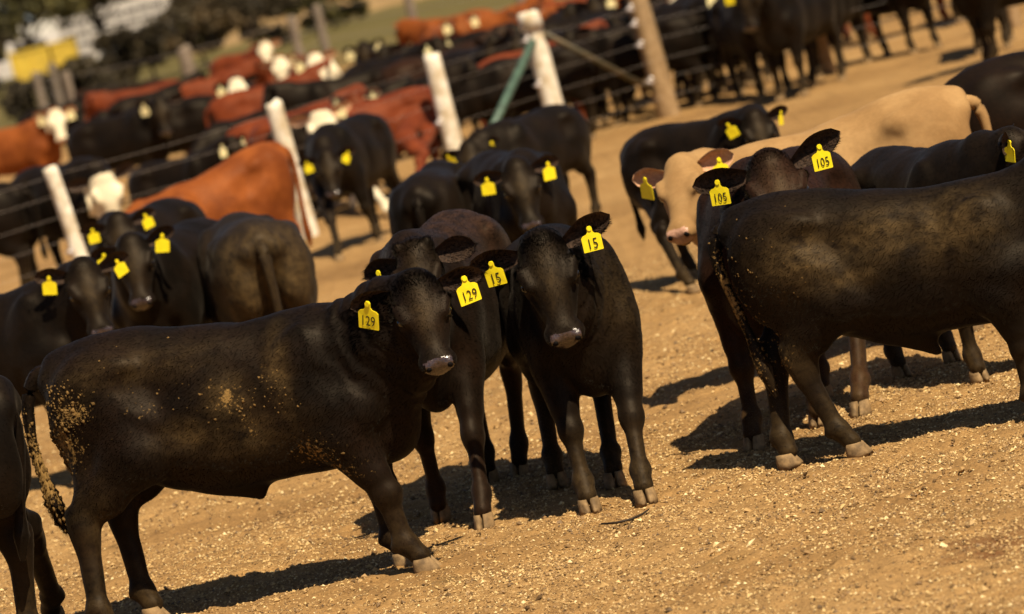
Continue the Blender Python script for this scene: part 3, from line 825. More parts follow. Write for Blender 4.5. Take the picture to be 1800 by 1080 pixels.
# twig in the foreground
tp = [at_z(*p) + (0, 0, 0.012) for p in ((1058, 926), (1085, 924), (1110, 918), (1130, 909), (1142, 900))]
tag(MBs().tube(tp, [0.004, 0.006, 0.006, 0.005, 0.003], 6).build('twig', [simple('dark_bark', (0.03, 0.018, 0.01))], smooth=True), 'thin dark curved twig lying in the dirt in front of the calf tagged 15', 'twig')
#@@HEROES
DT = lambda *a: a
T = lambda txt, roll=0, yaw=0, w=0.088: (txt, roll, yaw, w)
HERO_H = 0.0105; NH = 300000
hero('black_calf', 'black calf with ear tags numbered 129, standing side-on with manure on its rump', 'warm',
     (-500, 388), -19, (1.10, 1.02, 1.01), HERO_H, (726, 490), -0.50, -86, 52, 2,
     dict(fr=(752, 1000, 0.02), fl=(716, 990), hr=(196, 1122), hl=(278, 1086)),
     (T('129', 6, 0, 0.092), T('129', -18, -14, 0.095)), bull=True, hair=NH, hs=0.90, slope=6, folds=0.0045, ear_len=0.215, seed=3, ears=((16, 10, 10), (22, 16, 10)),
     tail=[(-0.74, 0, 1.08), (-0.83, -0.02, 1.06), (-0.885, -0.05, 0.95), (-0.895, -0.08, 0.76), (-0.875, -0.09, 0.62), (-0.855, -0.09, 0.52), (-0.84, -0.09, 0.44)],
     dirt=[(-0.62, -0.25, 0.97, 0.11, 0.08, 0.62), (-0.70, -0.2, 0.84, 0.10, 0.12, 0.70), (-0.88, -0.08, 0.68, 0.06, 0.24, 1.0), (0.04, -0.25, 0.90, 0.06, 0.07, 0.6), (0.33, -0.22, 0.60, 0.12, 0.08, 0.5),
           (0.10, -0.27, 0.76, 0.05, 0.08, 0.4), (0.45, -0.15, 0.50, 0.1, 0.08, 0.45), (-0.30, -0.27, 0.93, 0.1, 0.04, 0.35), (0.22, -0.25, 0.97, 0.05, 0.05, 0.4)],
     stains=[(0.27, -0.24, 0.96, 0.05, 0.20, 0.9), (0.04, -0.26, 0.9, 0.09, 0.1, 0.7), (-0.16, -0.27, 0.78, 0.10, 0.06, 0.9), (0.1, -0.25, 0.72, 0.2, 0.1, 0.5), (-0.4, -0.2, 1.1, 0.4, 0.08, 0.35), (-0.6, -0.2, 0.45, 0.1, 0.2, 0.5)],
     clods=[(-0.66, -0.22, 0.90, 0.17, 221, 0.0060), (-0.88, -0.08, 0.66, 0.25, 520, 0.0085), (0.36, -0.2, 0.60, 0.13, 76, 0.0050), (0.05, -0.28, 0.88, 0.14, 42, 0.0044), (-0.2, -0.27, 0.98, 0.4, 44, 0.0033), (0.25, -0.25, 0.9, 0.12, 42, 0.0039)])
hero('black_calf', 'brown-backed calf behind the head of the calf tagged 129, its face mostly hidden', 'ruddy',
     (-112, 316), -104, (1.0, 0.92, 1.09), HERO_H, (728, 436), -0.84, -97, 40, 0,
     dict(fl=(852, 926), fr=(775, 908), hl=(914, 832)),
     (None, T('64', -8, 0)), hair=180000, buds=True, seed=5, ears=((6, 10, 10), (20, 10, 12)), face='warm', stains=[(-0.35, 0, 1.16, 0.75, 0.24, 1.25), (-0.6, 0, 0.55, 0.12, 0.3, 0.9)])
hero('black_calf', 'black calf with ear tags numbered 15, standing front-on and facing us', 'black',
     (98, 338), -87, (0.98, 1.0, 0.97), HERO_H, (946, 414), -0.86, -88, 58, 2,
     dict(fl=(1136, 880, 0.0), fr=(1038, 896), hl=(1082, 850), hr=(980, 850)),
     (T('15', 0, 0), T('15', 2, 0)), folds=0.004, hair=NH, hs=1.08, seed=8, ears=((-12, 16, 10), (16, 10, 10)), ear_len=0.215,
     stains=[(0.5, 0.15, 0.9, 0.2, 0.2, 0.4)], dirt=[(0.42, 0.16, 0.37, 0.05, 0.06, 0.5), (0.42, -0.16, 0.37, 0.05, 0.06, 0.4)])
hero('black_bull_calf', 'black bull calf at right with a manure-streaked tail and dusty stains on its flank', 'black',
     (702, 396), -23, (1.02, 0.95, 0.90), HERO_H, None, 0, -5, 30, 0,
     dict(hr=(1512, 795, 0.0), hl=(1390, 815)), (T('104'), T('104')), bull=2, hair=NH, seed=12, slope=9.5,
     tail=[(-0.76, 0, 1.06), (-0.825, -0.02, 1.03), (-0.85, -0.05, 0.92), (-0.82, -0.07, 0.75), (-0.77, -0.09, 0.58), (-0.735, -0.10, 0.44), (-0.71, -0.10, 0.33)],
     dirt=[(-0.82, -0.07, 0.74, 0.055, 0.34, 0.90), (-0.76, -0.10, 0.5, 0.05, 0.2, 0.5), (-0.6, -0.16, 0.5, 0.07, 0.12, 0.4), (-0.55, -0.2, 0.9, 0.1, 0.1, 0.25)],
     stains=[(-0.42, -0.24, 0.98, 0.17, 0.14, 1.0), (-0.05, -0.26, 1.02, 0.22, 0.12, 1.0), (0.25, -0.24, 1.0, 0.2, 0.16, 0.9), (-0.25, -0.26, 0.85, 0.2, 0.06, 0.7), (-0.6, -0.18, 0.5, 0.1, 0.12, 0.6)],
     clods=[(-0.82, -0.06, 0.75, 0.3, 221, 0.0055), (-0.77, -0.09, 0.5, 0.22, 153, 0.0060), (-0.5, -0.22, 0.9, 0.3, 42, 0.0033)], cat='bull calf')
hero('brown_calf', 'dark reddish-brown calf with ear tags numbered 105, looking over the back of the bull calf', 'brown',
     (484, 312), -112, 1.0, HERO_H, (1348, 276), -0.85, -88, 40, 0,
     dict(fr=(1326, 786), fl=(1440, 742), hl=(1512, 726)),
     (T('105', 0, 0), T('105', -4, 0)), hair=180000, seed=15, hs=1.12, ears=((-16, 16, 12), (10, 16, 12)), ear_len=0.225)
hero('black_calf', 'black calf behind the bull calf at right, only back and tagged ear showing', 'black',
     (755, 300), -72, 0.90, 0.014, (1772, 232), -0.70, -15, 25, 0, {}, (T('', 10, 60), T('', 10, 60)), hair=50000, seed=17, ears=((-10, 10, 10), (-10, 10, 10)))
hero('tan_calf', 'tan calf standing side-on behind the dark calf tagged 105, the only tan animal', 'tan',
     (594, 226), 178, (0.97, 1.0, 0.99), 0.013, (1196, 282), -0.30, -112, 40, 4, {},
     (T('', 0, 0), T('', 0, 0)), seed=19, slope=6, ears=((4, 12, 10), (0, 10, 10)),
     stains=[(-0.5, 0.2, 0.9, 0.15, 0.3, 0.7), (0.0, 0.25, 0.75, 0.5, 0.1, 0.5), (0.36, 0.2, 0.9, 0.12, 0.25, 0.5)])
hero('black_calf', 'black calf standing behind the tan calf near the bare ground, head turned back to us', 'black',
     (396, 34), -44, 0.84, 0.015, (1322, 196), -0.45, -84, 56, 0, dict(hr=(1222, 512)), (T(''), T('')), hair=40000, seed=21)
hero('black_calf', 'black calf at far left facing us over the back of the calf tagged 129', 'black',
     (-875, 108), -35, 0.98, 0.015, (142, 462), -0.50, -80, 56, 0, {}, (T(''), T('')), hair=40000, seed=23)
hero('black_calf', 'black calf facing us in front of the orange calf, left of the rear-view calf', 'black',
     (-560, 52), -110, 0.98, 0.015, (228, 418), -0.85, -92, 52, 0, {}, (T(''), T('')), hair=40000, seed=25)
hero('black_calf', 'dusty black calf seen straight from behind, its tail hanging, beside the orange calf', 'grey',
     (-424, 68), 99, (1.0, 1.12, 0.98), 0.014, None, 0, 90, 50, 0, {}, (None, None), poll=(0.88, 0, 0.85), hair=50000, seed=27, eyes=False,
     stains=[(-0.75, 0, 0.8, 0.15, 0.4, 0.8)])
hero('orange_calf', 'bright orange calf standing side-on, its head hidden behind black calves', 'orange',
     (-466, -106), 206, (0.88, 1.0, 0.96), 0.016, None, 0, 190, 55, 0, {}, (None, None), slope=11, poll=(0.86, 0, 0.95), seed=29, eyes=False, hair=25000)
hero('black_calf', 'black calf facing us by the leaning white fence post, right of the orange calf', 'black',
     (-215, -174), -112, 0.92, 0.016, (572, 268), -0.75, -95, 52, 0, dict(fl=(668, 425), fr=(597, 458)), (T(''), T('')), seed=31, hair=25000)
hero('black_calf', 'black calf facing us, directly above and behind the calf tagged 15', 'black',
     (52, 52), -76, 0.95, 0.014, (905, 286), -0.80, -88, 54, 0, {}, (T(''), T('')), seed=33, hair=40000)
hero('black_calf', 'small black calf whose rump stands below the braced corner post', 'black',
     (98, -105), -125, (0.86, 0.88, 0.82), 0.016, (822, 250), -0.50, -100, 45, 0, {}, (T('', 0, 0, 0.10), T('', 0, 0, 0.10)), seed=35, hair=25000)
hero('black_cow', 'black animal cut off by the left edge in the foreground, only hindquarters showing', 'black',
     (-1228, 398), 178, 1.08, 0.012, None, 0, 180, 45, 0, dict(hl=(93, 1092)), (None, None), tail=[(-0.70, 0, 1.05), (-0.76, 0, 1.0), (-0.77, 0, 0.9), (-0.74, 0, 0.75), (-0.70, 0, 0.6), (-0.68, 0, 0.5), (-0.66, 0, 0.4)], seed=37, hair=60000, eyes=False)
hero('black_calf', 'black calf walking out at the left edge beyond the fence wires, hindquarters in view', 'black',
     (-925, -214), 178, 1.0, 0.02, None, 0, 180, 45, 0, {}, (None, None), seed=39, eyes=False)
hero('white_faced_calf', 'black calf with a long white face beside the leftmost white fence post', 'black',
     (-712, -216), -50, 1.02, 0.018, (176, 302), -0.6, -74, 74, 0, {}, (None, None), face='white', seed=41, hs=1.22)
hero('black_calf', 'black calf with two yellow tags directly under the long white face, at left', 'black',
     (-598, -40), -112, 0.97, 0.018, (205, 380), -0.85, -92, 56, 0, {}, (T(''), T('')), seed=43)
hero('black_calf', 'black calf seen from behind, left of the calf that stands above the calf tagged 15', 'black',
     (-84, 30), 82, 0.93, 0.015, None, 0, 60, 50, 0, {}, (None, None), poll=(0.88, 0, 0.95), hair=25000, seed=34, eyes=False)
hero('black_cow', 'brownish-black animal at the right edge behind the tan rump', 'warm',
     (1062, 150), 3, 0.97, 0.018, None, 0, 175, 45, 0, {}, (None, None), seed=45, eyes=False)
hero('red_cow', 'red cow with a big white face and white feet, just behind the wire fence', 'red',
     (-160, -236), 200, (1.0, 0.9, 0.86), 0.018, (560, 190), -0.45, -93, 70, 0, dict(hl=(708, 378), fr=(688, 380)), (T('', 0, 0, 0.1), None), tagmat=M_paletag, face='white', sock='white', seed=47, hs=1.22, cat='cow')

#@@FAR HERD
VAR = {}
for k, hd_ in dict(fwd=(0, 62, 0), left=(62, 56, 0), right=(-62, 56, 0)).items():
    pl = dict(fwd=(0.92, 0, 1.22), left=(0.84, 0.16, 1.22), right=(0.84, -0.16, 1.22))[k]
    VAR[k] = build_cattle('body', 0.026, poll=pl, head=hd_, hs=1.12, seed=60 + len(VAR), feet=dict(fl=(0.50, 0.155), hr=(-0.48, -0.155)))
VAR['low'] = build_cattle('body', 0.026, poll=(0.98, 0, 0.78), head=(0, 62, 0), seed=66)
_ftag = tag_mesh(0.12).build('ear_tag', [M_tag]); _ftagme = _ftag.data; bpy.data.objects.remove(_ftag)
FARG = 'cattle of the herd beyond the wire fence'
def far(label, px, yaw, var='fwd', c='black', sc=1.0, face=None, sock=None, tags=0, pale=True, by='poll'):
    B = VAR[var]; y = R_(yaw); cs, sn = math.cos(y), math.sin(y)
    if by == 'poll':
        p = B['poll'] * sc; w = at_z(px[0], px[1], p[2] + 0.07 * sc)
        u_ = px2uv(*px)[0]
        smax = np.interp(u_, [-1010, -706, -315, -31, 157, 350, 640], [194, 187, 180, 171, 165, 161, 159]) - 2 - 4.5 * max(0, -sn)
        if smax < FPX / w[1]:
            k = FPX / w[1] / smax; w = np.array([w[0] * k, w[1] * k, 0])
        pos = (w[0] - (cs * p[0] - sn * p[1]), w[1] - (sn * p[0] + cs * p[1]))
    else:
        pos = G(*px)[:2]
    nm = {'black': 'black_cow', 'red': 'red_cow', 'orange': 'orange_cow', 'brown': 'brown_cow'}[c]
    root = bpy.data.objects.new(nm, None); COL.objects.link(root); root.empty_display_size = 0.2
    sc *= 0.93 if by == 'uv' or FPX / w[1] < 150 else 0.86
    tag(root, label, 'cow', FARG); place(root, pos, yaw, sc)
    me = B['me']
    if not me.materials:
        for M in coat_mats('black'): me.materials.append(M)
    b = bpy.data.objects.new('body', me); COL.objects.link(b); b.parent = root
    for i, M in enumerate(coat_mats(c, face, sock)):
        b.material_slots[i].link = 'OBJECT'; b.material_slots[i].material = M
    for i in range(2):
        if not (tags >> i) & 1: continue
        p, n, e = B['anch'][i]
        o = bpy.data.objects.new('ear_tag', _ftagme); COL.objects.link(o); o.parent = b and root
        o.location = p + n * 0.012; o.rotation_euler = (0, 0, math.atan2(n[1], n[0]) + math.pi / 2)
        o.material_slots[0].link = 'OBJECT'; o.material_slots[0].material = M_paletag if pale else M_tag
    return root
far('orange white-faced cow at the far left edge, head turned to us', (98, 182), -20, 'right', 'orange', 1.05, 'white', 'white', 3)
far('red cow showing only its back above the black ones, left of the white-faced black cow', (150, 160), 182, 'fwd', 'red', 1.0)
far('black cow with a pale ear tag in the left part of the far herd', (282, 160), -30, 'right', 'black', 1.05, None, None, 2)
far('black cow standing side-on behind the red white-faced cow at left', (170, 190), 176, 'left', 'black', 1.0)
far('black cow facing away between the pale-tagged one and the white-faced black cow', (350, 118), 30, 'fwd', 'black', 1.0)
far('black cow with a white face, alone right of the far black row at left', (410, 128), -88, 'fwd', 'black', 1.02, 'white', None, 2)
far('orange-red cow whose back shows above the white-faced black cow', (455, 92), 5, 'fwd', 'red', 1.0)
far('black cow with two pale tags behind the orange calf', (418, 232), -35, 'fwd', 'black', 0.92, None, None, 3)
far('black cow with one pale tag low behind the orange calf back', (318, 262), -140, 'low', 'black', 0.92, None, None, 2)
far('orange white-faced cow at the left of the red group beyond the fence', (486, 92), -100, 'fwd', 'orange', 1.0, 'white', None, 1)
far('red white-faced cow at the top left of the red group', (466, 66), -40, 'right', 'red', 1.0, 'white')
far('red cow facing us with a long white face, middle of the red group', (549, 84), -82, 'fwd', 'red', 1.05, 'white', None, 2)
far('red cow with a lowered white face below the long-faced one', (580, 126), -70, 'low', 'red', 1.0, 'white')
far('red cow with a white spot at its ear, right end of the red group', (632, 148), -30, 'right', 'red', 1.0, None, None, 3)
far('red cow side-on behind the white-faced red group', (640, 120), 3, 'fwd', 'red', 1.0)
far('black cow facing us behind the red group with a pale tag', (634, 66), -95, 'fwd', 'black', 1.0, None, None, 3)
far('black cow standing side-on right of the red group, behind the white post', (730, 128), 8, 'fwd', 'black', 1.0)
far('orange cow seen from behind at top centre', (700, 30), 150, 'fwd', 'orange', 1.0)
far('orange cow with a pale tag right of the orange rump at top centre', (806, 20), -75, 'fwd', 'orange', 1.0, None, 'orange', 3)
far('black cow behind the two orange cows at top centre', (862, 40), 172, 'fwd', 'black', 1.0)
far('black cow side-on between the white post and the braced corner post', (842, 112), -6, 'fwd', 'black', 1.0, None, None, 1)
far('black cow facing left between the two painted posts', (772, 165), 185, 'low', 'black', 1.0)
far('red cow whose head shows just left of the second tall white post', (742, 176), -20, 'low', 'red', 0.95, None, None, 2)
far('orange-red cow directly behind the top of the corner post', (905, 6), 165, 'left', 'orange', 1.05)
far('red cow right of the corner post top, back to us', (1065, 18), 12, 'fwd', 'red', 1.0)
far('orange cow beyond the corner post, farthest up', (960, -22), -20, 'fwd', 'orange', 1.0)
far('black cow with a pale tag above the falling brown brace', (1048, 70), -40, 'fwd', 'black', 1.0, None, None, 3)
far('black cow under the brown brace, lower tag pale', (1040, 118), -75, 'low', 'black', 0.98, None, None, 2)
far('black cow between corner post and brown brace', (985, 78), 170, 'left', 'black', 1.0)
far('black cow just left of the tan wooden post', (1110, 92), -10, 'fwd', 'black', 1.0)
far('black cow standing right behind the corner post legs', (165, -278), -110, 'fwd', 'black', 0.98, by='uv')
far('black cow standing behind the foot of the tan post', (290, -284), -70, 'fwd', 'black', 1.0, by='uv')
far('red cow with a white stripe down its face, above the tan post', (1192, -12), -70, 'fwd', 'red', 1.0, 'white')
far('black cow side-on behind the wires right of the tan post', (455, -280), -72, 'fwd', 'black', 1.02, by='uv')
far('black cow behind the first one right of the tan post', (385, -292), -105, 'fwd', 'black', 1.05, by='uv')
far('red white-faced cow with one bright yellow tag among the black ones', (1322, 20), -95, 'low', 'red', 1.0, 'white', None, 2, False)
far('big black cow nearest the open ground at top right, yellow tag on its ear', (600, -243), -118, 'fwd', 'black', 1.06, None, None, 3, False, by='uv')
far('black cow partly hidden by the big black cow at top right', (520, -282), -100, 'fwd', 'black', 1.02, by='uv')
far('red cow behind the gap between the black ones at top right', (690, -312), -80, 'fwd', 'red', 1.0, by='uv')
far('black cow with a pale nose standing clear at top right, seen to its legs', (775, -266), -62, 'fwd', 'black', 1.0, None, None, 0, by='uv')
far('red cow whose legs show behind the pale-nosed black cow', (800, -300), 8, 'fwd', 'red', 1.0, by='uv')
far('black cow at the top edge near the right, behind the pale-nosed one', (850, -330), 180, 'fwd', 'black', 1.0, by='uv')
far('black cow at the top right corner with a bright yellow tag', (1000, -212), 196, 'left', 'black', 1.08, None, None, 3, False, by='uv')

for lb, uv_, yw, vr, cc_, kw_ in (
    ('black cow with two yellow tags just left of the big black one', (520, -254), -78, 'fwd', 'black', dict(tags=3, pale=False)),
    ('black cow in the front row at top right, head turned left', (665, -262), -112, 'right', 'black', dict(tags=1, pale=False)),
    ('black cow at the right edge above the brownish-black animal, one ear tagged', (935, -238), -100, 'fwd', 'black', dict(tags=2, pale=False)),
    ('black cow in the front row just right of the tan post', (420, -270), -60, 'fwd', 'black', dict(tags=2)),
    ('black cow between the two rows right of the tan post, partly hidden', (560, -318), -60, 'fwd', 'black', {}),
    ('black cow standing far back right of the tan post', (480, -330), -120, 'left', 'black', {}),
    ('red cow in the back row right of the tan post', (405, -338), -70, 'fwd', 'red', {}),
    ('black cow in the back row left of the tan post', (285, -330), -100, 'fwd', 'black', dict(tags=3)),
    ('black cow in the back row behind the falling brace', (215, -325), -75, 'right', 'black', {}),
    ('red cow in the far row over the brace', (240, -360), 10, 'fwd', 'red', {}),
    ('black cow half hidden by the corner post', (90, -310), -80, 'fwd', 'black', dict(tags=2)),
    ('black cow under the green brace', (40, -285), -60, 'right', 'black', {}),
    ('black cow in the back row left of the corner post', (0, -330), 170, 'left', 'black', {}),
    ('brown cow standing between the green brace and the second white post', (-20, -300), 15, 'fwd', 'brown', {}),
    ('black cow between the red group and the second white post', (-110, -320), -40, 'fwd', 'black', dict(tags=3)),
    ('black cow behind the red cow with the big white face', (-190, -300), 190, 'fwd', 'black', {}),
    ('red white-faced cow standing alone in the middle of the far left herd', (-330, -330), 8, 'fwd', 'red', dict(face='white', tags=1)),
    ('black cow in the farthest row at left below the yellow bin', (-690, -420), -20, 'fwd', 'black', dict(tags=1)),
    ('brown cow in the farthest row at left', (-560, -425), 170, 'fwd', 'brown', {}),
    ('black cow at the right end of the top row, nearest the right edge', (905, -300), -95, 'fwd', 'black', {}),
    ('black cow at the top edge in the back row, third from the right', (730, -340), -110, 'fwd', 'black', {})):
    far(lb, uv_, yw, vr, cc_, 1.0, by='uv', **kw_)

#@@FENCES
M_white = simple('flaking_white_paint', (0.84, 0.78, 0.66), (0.50, 0.40, 0.26), 7, 0.75, 0.25, 0.4)
M_wood = simple('weathered_tan_wood', (0.36, 0.24, 0.125), (0.24, 0.15, 0.07), 12, 0.85, 0.2, 0.5)
M_greyw = simple('weathered_grey_wood', (0.24, 0.19, 0.145), (0.15, 0.115, 0.085), 8, 0.9, 0.2, 0.5)
M_wire = simple('galvanised_wire', (0.36, 0.31, 0.27), (0.24, 0.20, 0.17), 30, 0.5, 0.5)
M_green = simple('faded_green_pipe', (0.075, 0.135, 0.095), (0.045, 0.075, 0.055), 10, 0.5, 0.5, 0.2)
M_rust = simple('rusty_green_pipe', (0.11, 0.075, 0.035), (0.055, 0.05, 0.028), 6, 0.6, 0.4, 0.2)
M_ins = simple('ceramic_insulator', (0.62, 0.55, 0.52), (0.5, 0.44, 0.42), 20, 0.3, 0.5)
def empty(name, loc=(0, 0, 0)):
    e = bpy.data.objects.new(name, None); COL.objects.link(e); e.location = loc; e.empty_display_size = 0.3; return e
def post(x, y, hgt, r, M, parent, lean=(0, 0), ins=(), knob=False, name='post'):
    b = MBs(); rr = random.Random(int(x * 100) + 999)
    zs = [-0.1, 0, 0.15 * hgt, 0.4 * hgt, 0.7 * hgt, 0.95 * hgt, hgt, hgt + 0.01]
    rs = [r * 1.1, r * 1.08, r * 1.04, r, r * 0.98, r * 0.97, r * 0.90, r * 0.55]
    b.tube([(x + lean[0] * z + rr.uniform(-0.006, 0.006), y + lean[1] * z, z) for z in zs], rs, 14, 0, 0.10)
    if knob:
        b.tube([(x - 0.03, y - 0.02, hgt - 0.13), (x - 0.03, y - 0.02, hgt + 0.02), (x - 0.03, y - 0.02, hgt + 0.06)], [r * 1.2, r * 1.15, r * 0.9], 11, 0, 0.15)
    o = b.build(name, [M], parent, True)
    o.location = -Vector(parent.location)
    for z in ins:
        q = MBs().tube([(x - r * 0.7 + lean[0] * z, y - r * 0.75, z - 0.035), (x - r * 1.2 + lean[0] * z, y - r * 0.95, z), (x - r * 0.7 + lean[0] * z, y - r * 0.75, z + 0.035)], [0.024, 0.036, 0.024], 9)
        q.build('insulator', [M_ins], o, True)
    return o
PW = [(*G(-1010, -170)[:2],), (*G(-706, -189)[:2],), (*G(-315, -209)[:2],), (*G(-31, -232)[:2],), (*G(157, -248)[:2],), (*G(350, -259)[:2],), (*G(640, -262)[:2],), (*G(980, -266)[:2],)]
fe = tag(empty('wire_fence', (PW[4][0], PW[4][1], 0)), 'wire fence on white posts with a braced corner post, in front of the herd', 'fence')
post(*PW[0], 1.3, 0.07, M_white, fe); post(*PW[1], 1.29, 0.072, M_white, fe, (-0.09, 0), (0.5,))
post(*PW[2], 1.32, 0.085, M_white, fe, (-0.02, 0), (0.35, 0.62))
post(*PW[3], 1.34, 0.095, M_white, fe, (0.0, 0), (0.66,)); post(*PW[4], 1.42, 0.105, M_white, fe, (-0.02, 0), (0.72, 1.2), True)
post(*PW[5], 1.62, 0.118, M_wood, fe, (-0.03, 0), (0.42, 0.82, 1.05, 1.22)); post(*PW[6], 1.35, 0.07, M_wood, fe); post(*PW[7], 1.35, 0.07, M_wood, fe)
def strand(z, P, rad, parent, sag=0.015):
    pts = []
    for a, b in zip(P[:-1], P[1:]):
        for t in np.linspace(0, 1, 7)[:-1]: pts.append((a[0] * (1 - t) + b[0] * t, a[1] * (1 - t) + b[1] * t - 0.1, z - sag * 4 * t * (1 - t)))
    pts.append((P[-1][0], P[-1][1] - 0.1, z))
    o = MBs().tube(pts, rad, 5).build('wire', [M_wire], parent, True); o.location = -Vector(parent.location); return o
for z in (0.22, 0.42, 0.62, 0.84, 1.04, 1.22): strand(z, PW, 0.0015, fe)
def pipe(a, b, r, M, name='brace'):
    o = MBs().tube([a, b], r, 12).build(name, [M], fe, True); o.location = -Vector(fe.location); return o
pipe((PW[4][0] - 0.06, PW[4][1] - 0.1, 1.16), (PW[3][0] + 0.08, PW[3][1] - 0.12, 0.05), 0.045, M_green)
pipe((PW[4][0] + 0.08, PW[4][1] - 0.05, 1.22), (PW[5][0] - 0.10, PW[5][1] - 0.06, 0.30), 0.032, M_rust)
fb_px = [(60, 128), (88, 112), (112, 128), (320, 84), (509, 30), (553, 10), (712, -18), (900, -60)]
FB = [at_z(x, y, 1.3)[:2] for x, y in fb_px]
f2_ = tag(empty('wire_fence', (FB[3][0], FB[3][1], 0)), 'farther fence of grey wooden posts behind the red cattle', 'fence')
for i, (x, y) in enumerate(FB): post(x, y, 1.3, 0.10 if i != 3 else 0.14, M_greyw, f2_, (0.02, 0))
for z in (0.5, 0.85, 1.2): strand(z, sorted([tuple(p) for p in FB]), 0.006, f2_)

#@@BACKGROUND
M_bark = simple('bark', (0.055, 0.038, 0.025), (0.03, 0.02, 0.013), 8, 0.9, 0.2, 0.5)
def leafmat(name, a, b):
    M, nt, bs = mat(name, 0.65, 0.25)
    at = N(nt, 'ShaderNodeAttribute', attribute_name='tone')
    nt.links.new(ramp(nt, at.outputs['Fac'], [(0.15, b), (0.85, a)]).outputs[0], bs.inputs['Base Color'])
    return M
L_olive = leafmat('olive_leaves', (0.12, 0.10, 0.030), (0.045, 0.042, 0.014))
L_dark = leafmat('dark_leaves', (0.060, 0.044, 0.020), (0.024, 0.018, 0.010))
L_brown = leafmat('brown_green_leaves', (0.10, 0.065, 0.028), (0.035, 0.026, 0.012))
def leaves(blobs, per, size, seed):
    r = np.random.default_rng(seed); P = []; T_ = []
    for (cx, cy, cz, rad) in blobs:
        d = r.normal(size=(per, 3)); d /= np.linalg.norm(d, axis=1)[:, None]
        P.append(np.array([cx, cy, cz]) + d * (rad * r.random(per)[:, None] ** 0.4) * (1, 1, 0.75)); T_.append(np.clip(r.normal(r.uniform(0.25, 0.75), 0.18, per), 0, 1))
    P = np.concatenate(P); T_ = np.concatenate(T_); n = len(P)
    a = r.normal(size=(n, 3)); a /= np.linalg.norm(a, axis=1)[:, None]; b = np.cross(a, r.normal(size=(n, 3))); b /= np.linalg.norm(b, axis=1)[:, None]
    s = (size * r.uniform(0.6, 1.4, n))[:, None]
    V = np.stack([P - a * s, P + b * s * 0.5, P + a * s, P - b * s * 0.5], 1).reshape(-1, 3)
    return V, np.arange(4 * n).reshape(-1, 4), np.repeat(T_, 4)
def tree(name, label, x, y, hgt, crown_lo, rad, M, seed, trunk_r=0.16, nb=16, per=260, size=0.16, cat='tree'):
    r = random.Random(seed)
    root = tag(empty(name, (x, y, 0)), label, cat)
    b = MBs(); bl = []
    top = (r.uniform(-.3, .3), r.uniform(-.3, .3), hgt * 0.7)
    b.tube([(0, 0, -0.1), (top[0] * 0.2, 0, hgt * 0.2), (top[0] * 0.6, top[1] * 0.4, hgt * 0.45), top], [trunk_r * 1.3, trunk_r, trunk_r * 0.8, trunk_r * 0.4], 9, 0, 0.06)
    for k in range(nb):
        a = r.uniform(0, 6.28); q = rad * math.sqrt(r.random()); z = r.uniform(crown_lo, hgt)
        e = (q * math.cos(a), q * math.sin(a), z); bl.append((*e, r.uniform(0.45, 0.8) * rad * 0.5))
        z0 = max(0.3, min(z * 0.55, hgt * 0.6)); b.tube([(top[0] * z0 / hgt, top[1] * z0 / hgt, z0), (e[0] * 0.5, e[1] * 0.5, (z0 + z) / 2 + 0.1), e], [trunk_r * 0.45, trunk_r * 0.28, 0.02], 6)
    b.build('trunk', [M_bark], root, True)
    V, F, T_ = leaves(bl, per, size, seed)
    link('crown', mesh_np('crown', V, [F], attrs=dict(tone=T_), smooth=False), [M], root)
    return root
def XY(px, py, z, Y): p = at_y(px, py, Y); return p[0]
tr = [('tree', 'olive-green tree with low hanging branches at the top left corner', 40, 150, 6.5, 2.4, 3.2, L_olive, 0.13), ('tree', 'tree with a thin dark forked trunk in front of the pale vehicles at upper left', 182, 140, 6.0, 2.6, 2.6, L_olive, 0.10),
      ('tree', 'loose-leaved tree at the top edge right of the forked one', 300, 165, 6.5, 1.6, 3.4, L_brown, 0.15), ('tree', 'dark bushy tree at the top edge above the red cattle', 420, 150, 6.0, 0.6, 3.0, L_dark, 0.15),
      ('tree', 'dark brownish tree at the top edge left of the bare mound', 530, 158, 5.5, 0.4, 3.0, L_dark, 0.15), ('tree', 'low dark tree at the top edge above the bare mound', 640, 175, 5.0, 0.5, 3.2, L_dark, 0.14), ('tree', 'spreading brown-green tree between bushes at the top edge', 360, 190, 6.5, 0.8, 4.0, L_brown, 0.16)]
for i, (n_, lb, px, Y_, hh, cl, rd, M, tr_) in enumerate(tr):
    p = at_y(px, 60, Y_); tree(n_, lb, p[0], Y_, hh, cl, rd, M, 70 + i, tr_)
sh_ = [('round dark shrub behind the farther fence, left of the white-topped posts', 255, 118, 1.7, 1.3, L_dark), ('brown-green shrub behind the farther fence beside the dark one', 350, 122, 1.8, 1.4, L_brown), ('dark shrub behind the grey posts above the red cattle', 440, 126, 1.9, 1.5, L_dark),
       ('low olive shrub left of the bare mound', 590, 132, 1.2, 1.2, L_olive), ('dark shrub below the yellow bin', 75, 116, 1.1, 1.3, L_dark), ('dark shrub below the pale trailer', 170, 117, 1.1, 1.3, L_dark)]
for i, (lb, px, Y_, hh, rd, M) in enumerate(sh_):
    p = at_y(px, 60, Y_); tree('shrub', lb, p[0], Y_, hh, 0.25, rd, M, 90 + i, 0.05, 12, 220, 0.11, 'shrub')
# far belt of trees that reads as one mass
bl = [(x, 250 + random.uniform(-12, 12), random.uniform(0.8, 8), random.uniform(2.0, 3.2)) for x in np.linspace(-70, 55, 110)]
V, F, T_ = leaves(bl, 240, 0.5, 5)
tag(link('distant_woods', mesh_np('distant_woods', V, [F], attrs=dict(tone=T_), smooth=False), [L_dark]), 'dark belt of far trees along the horizon', kind='stuff')
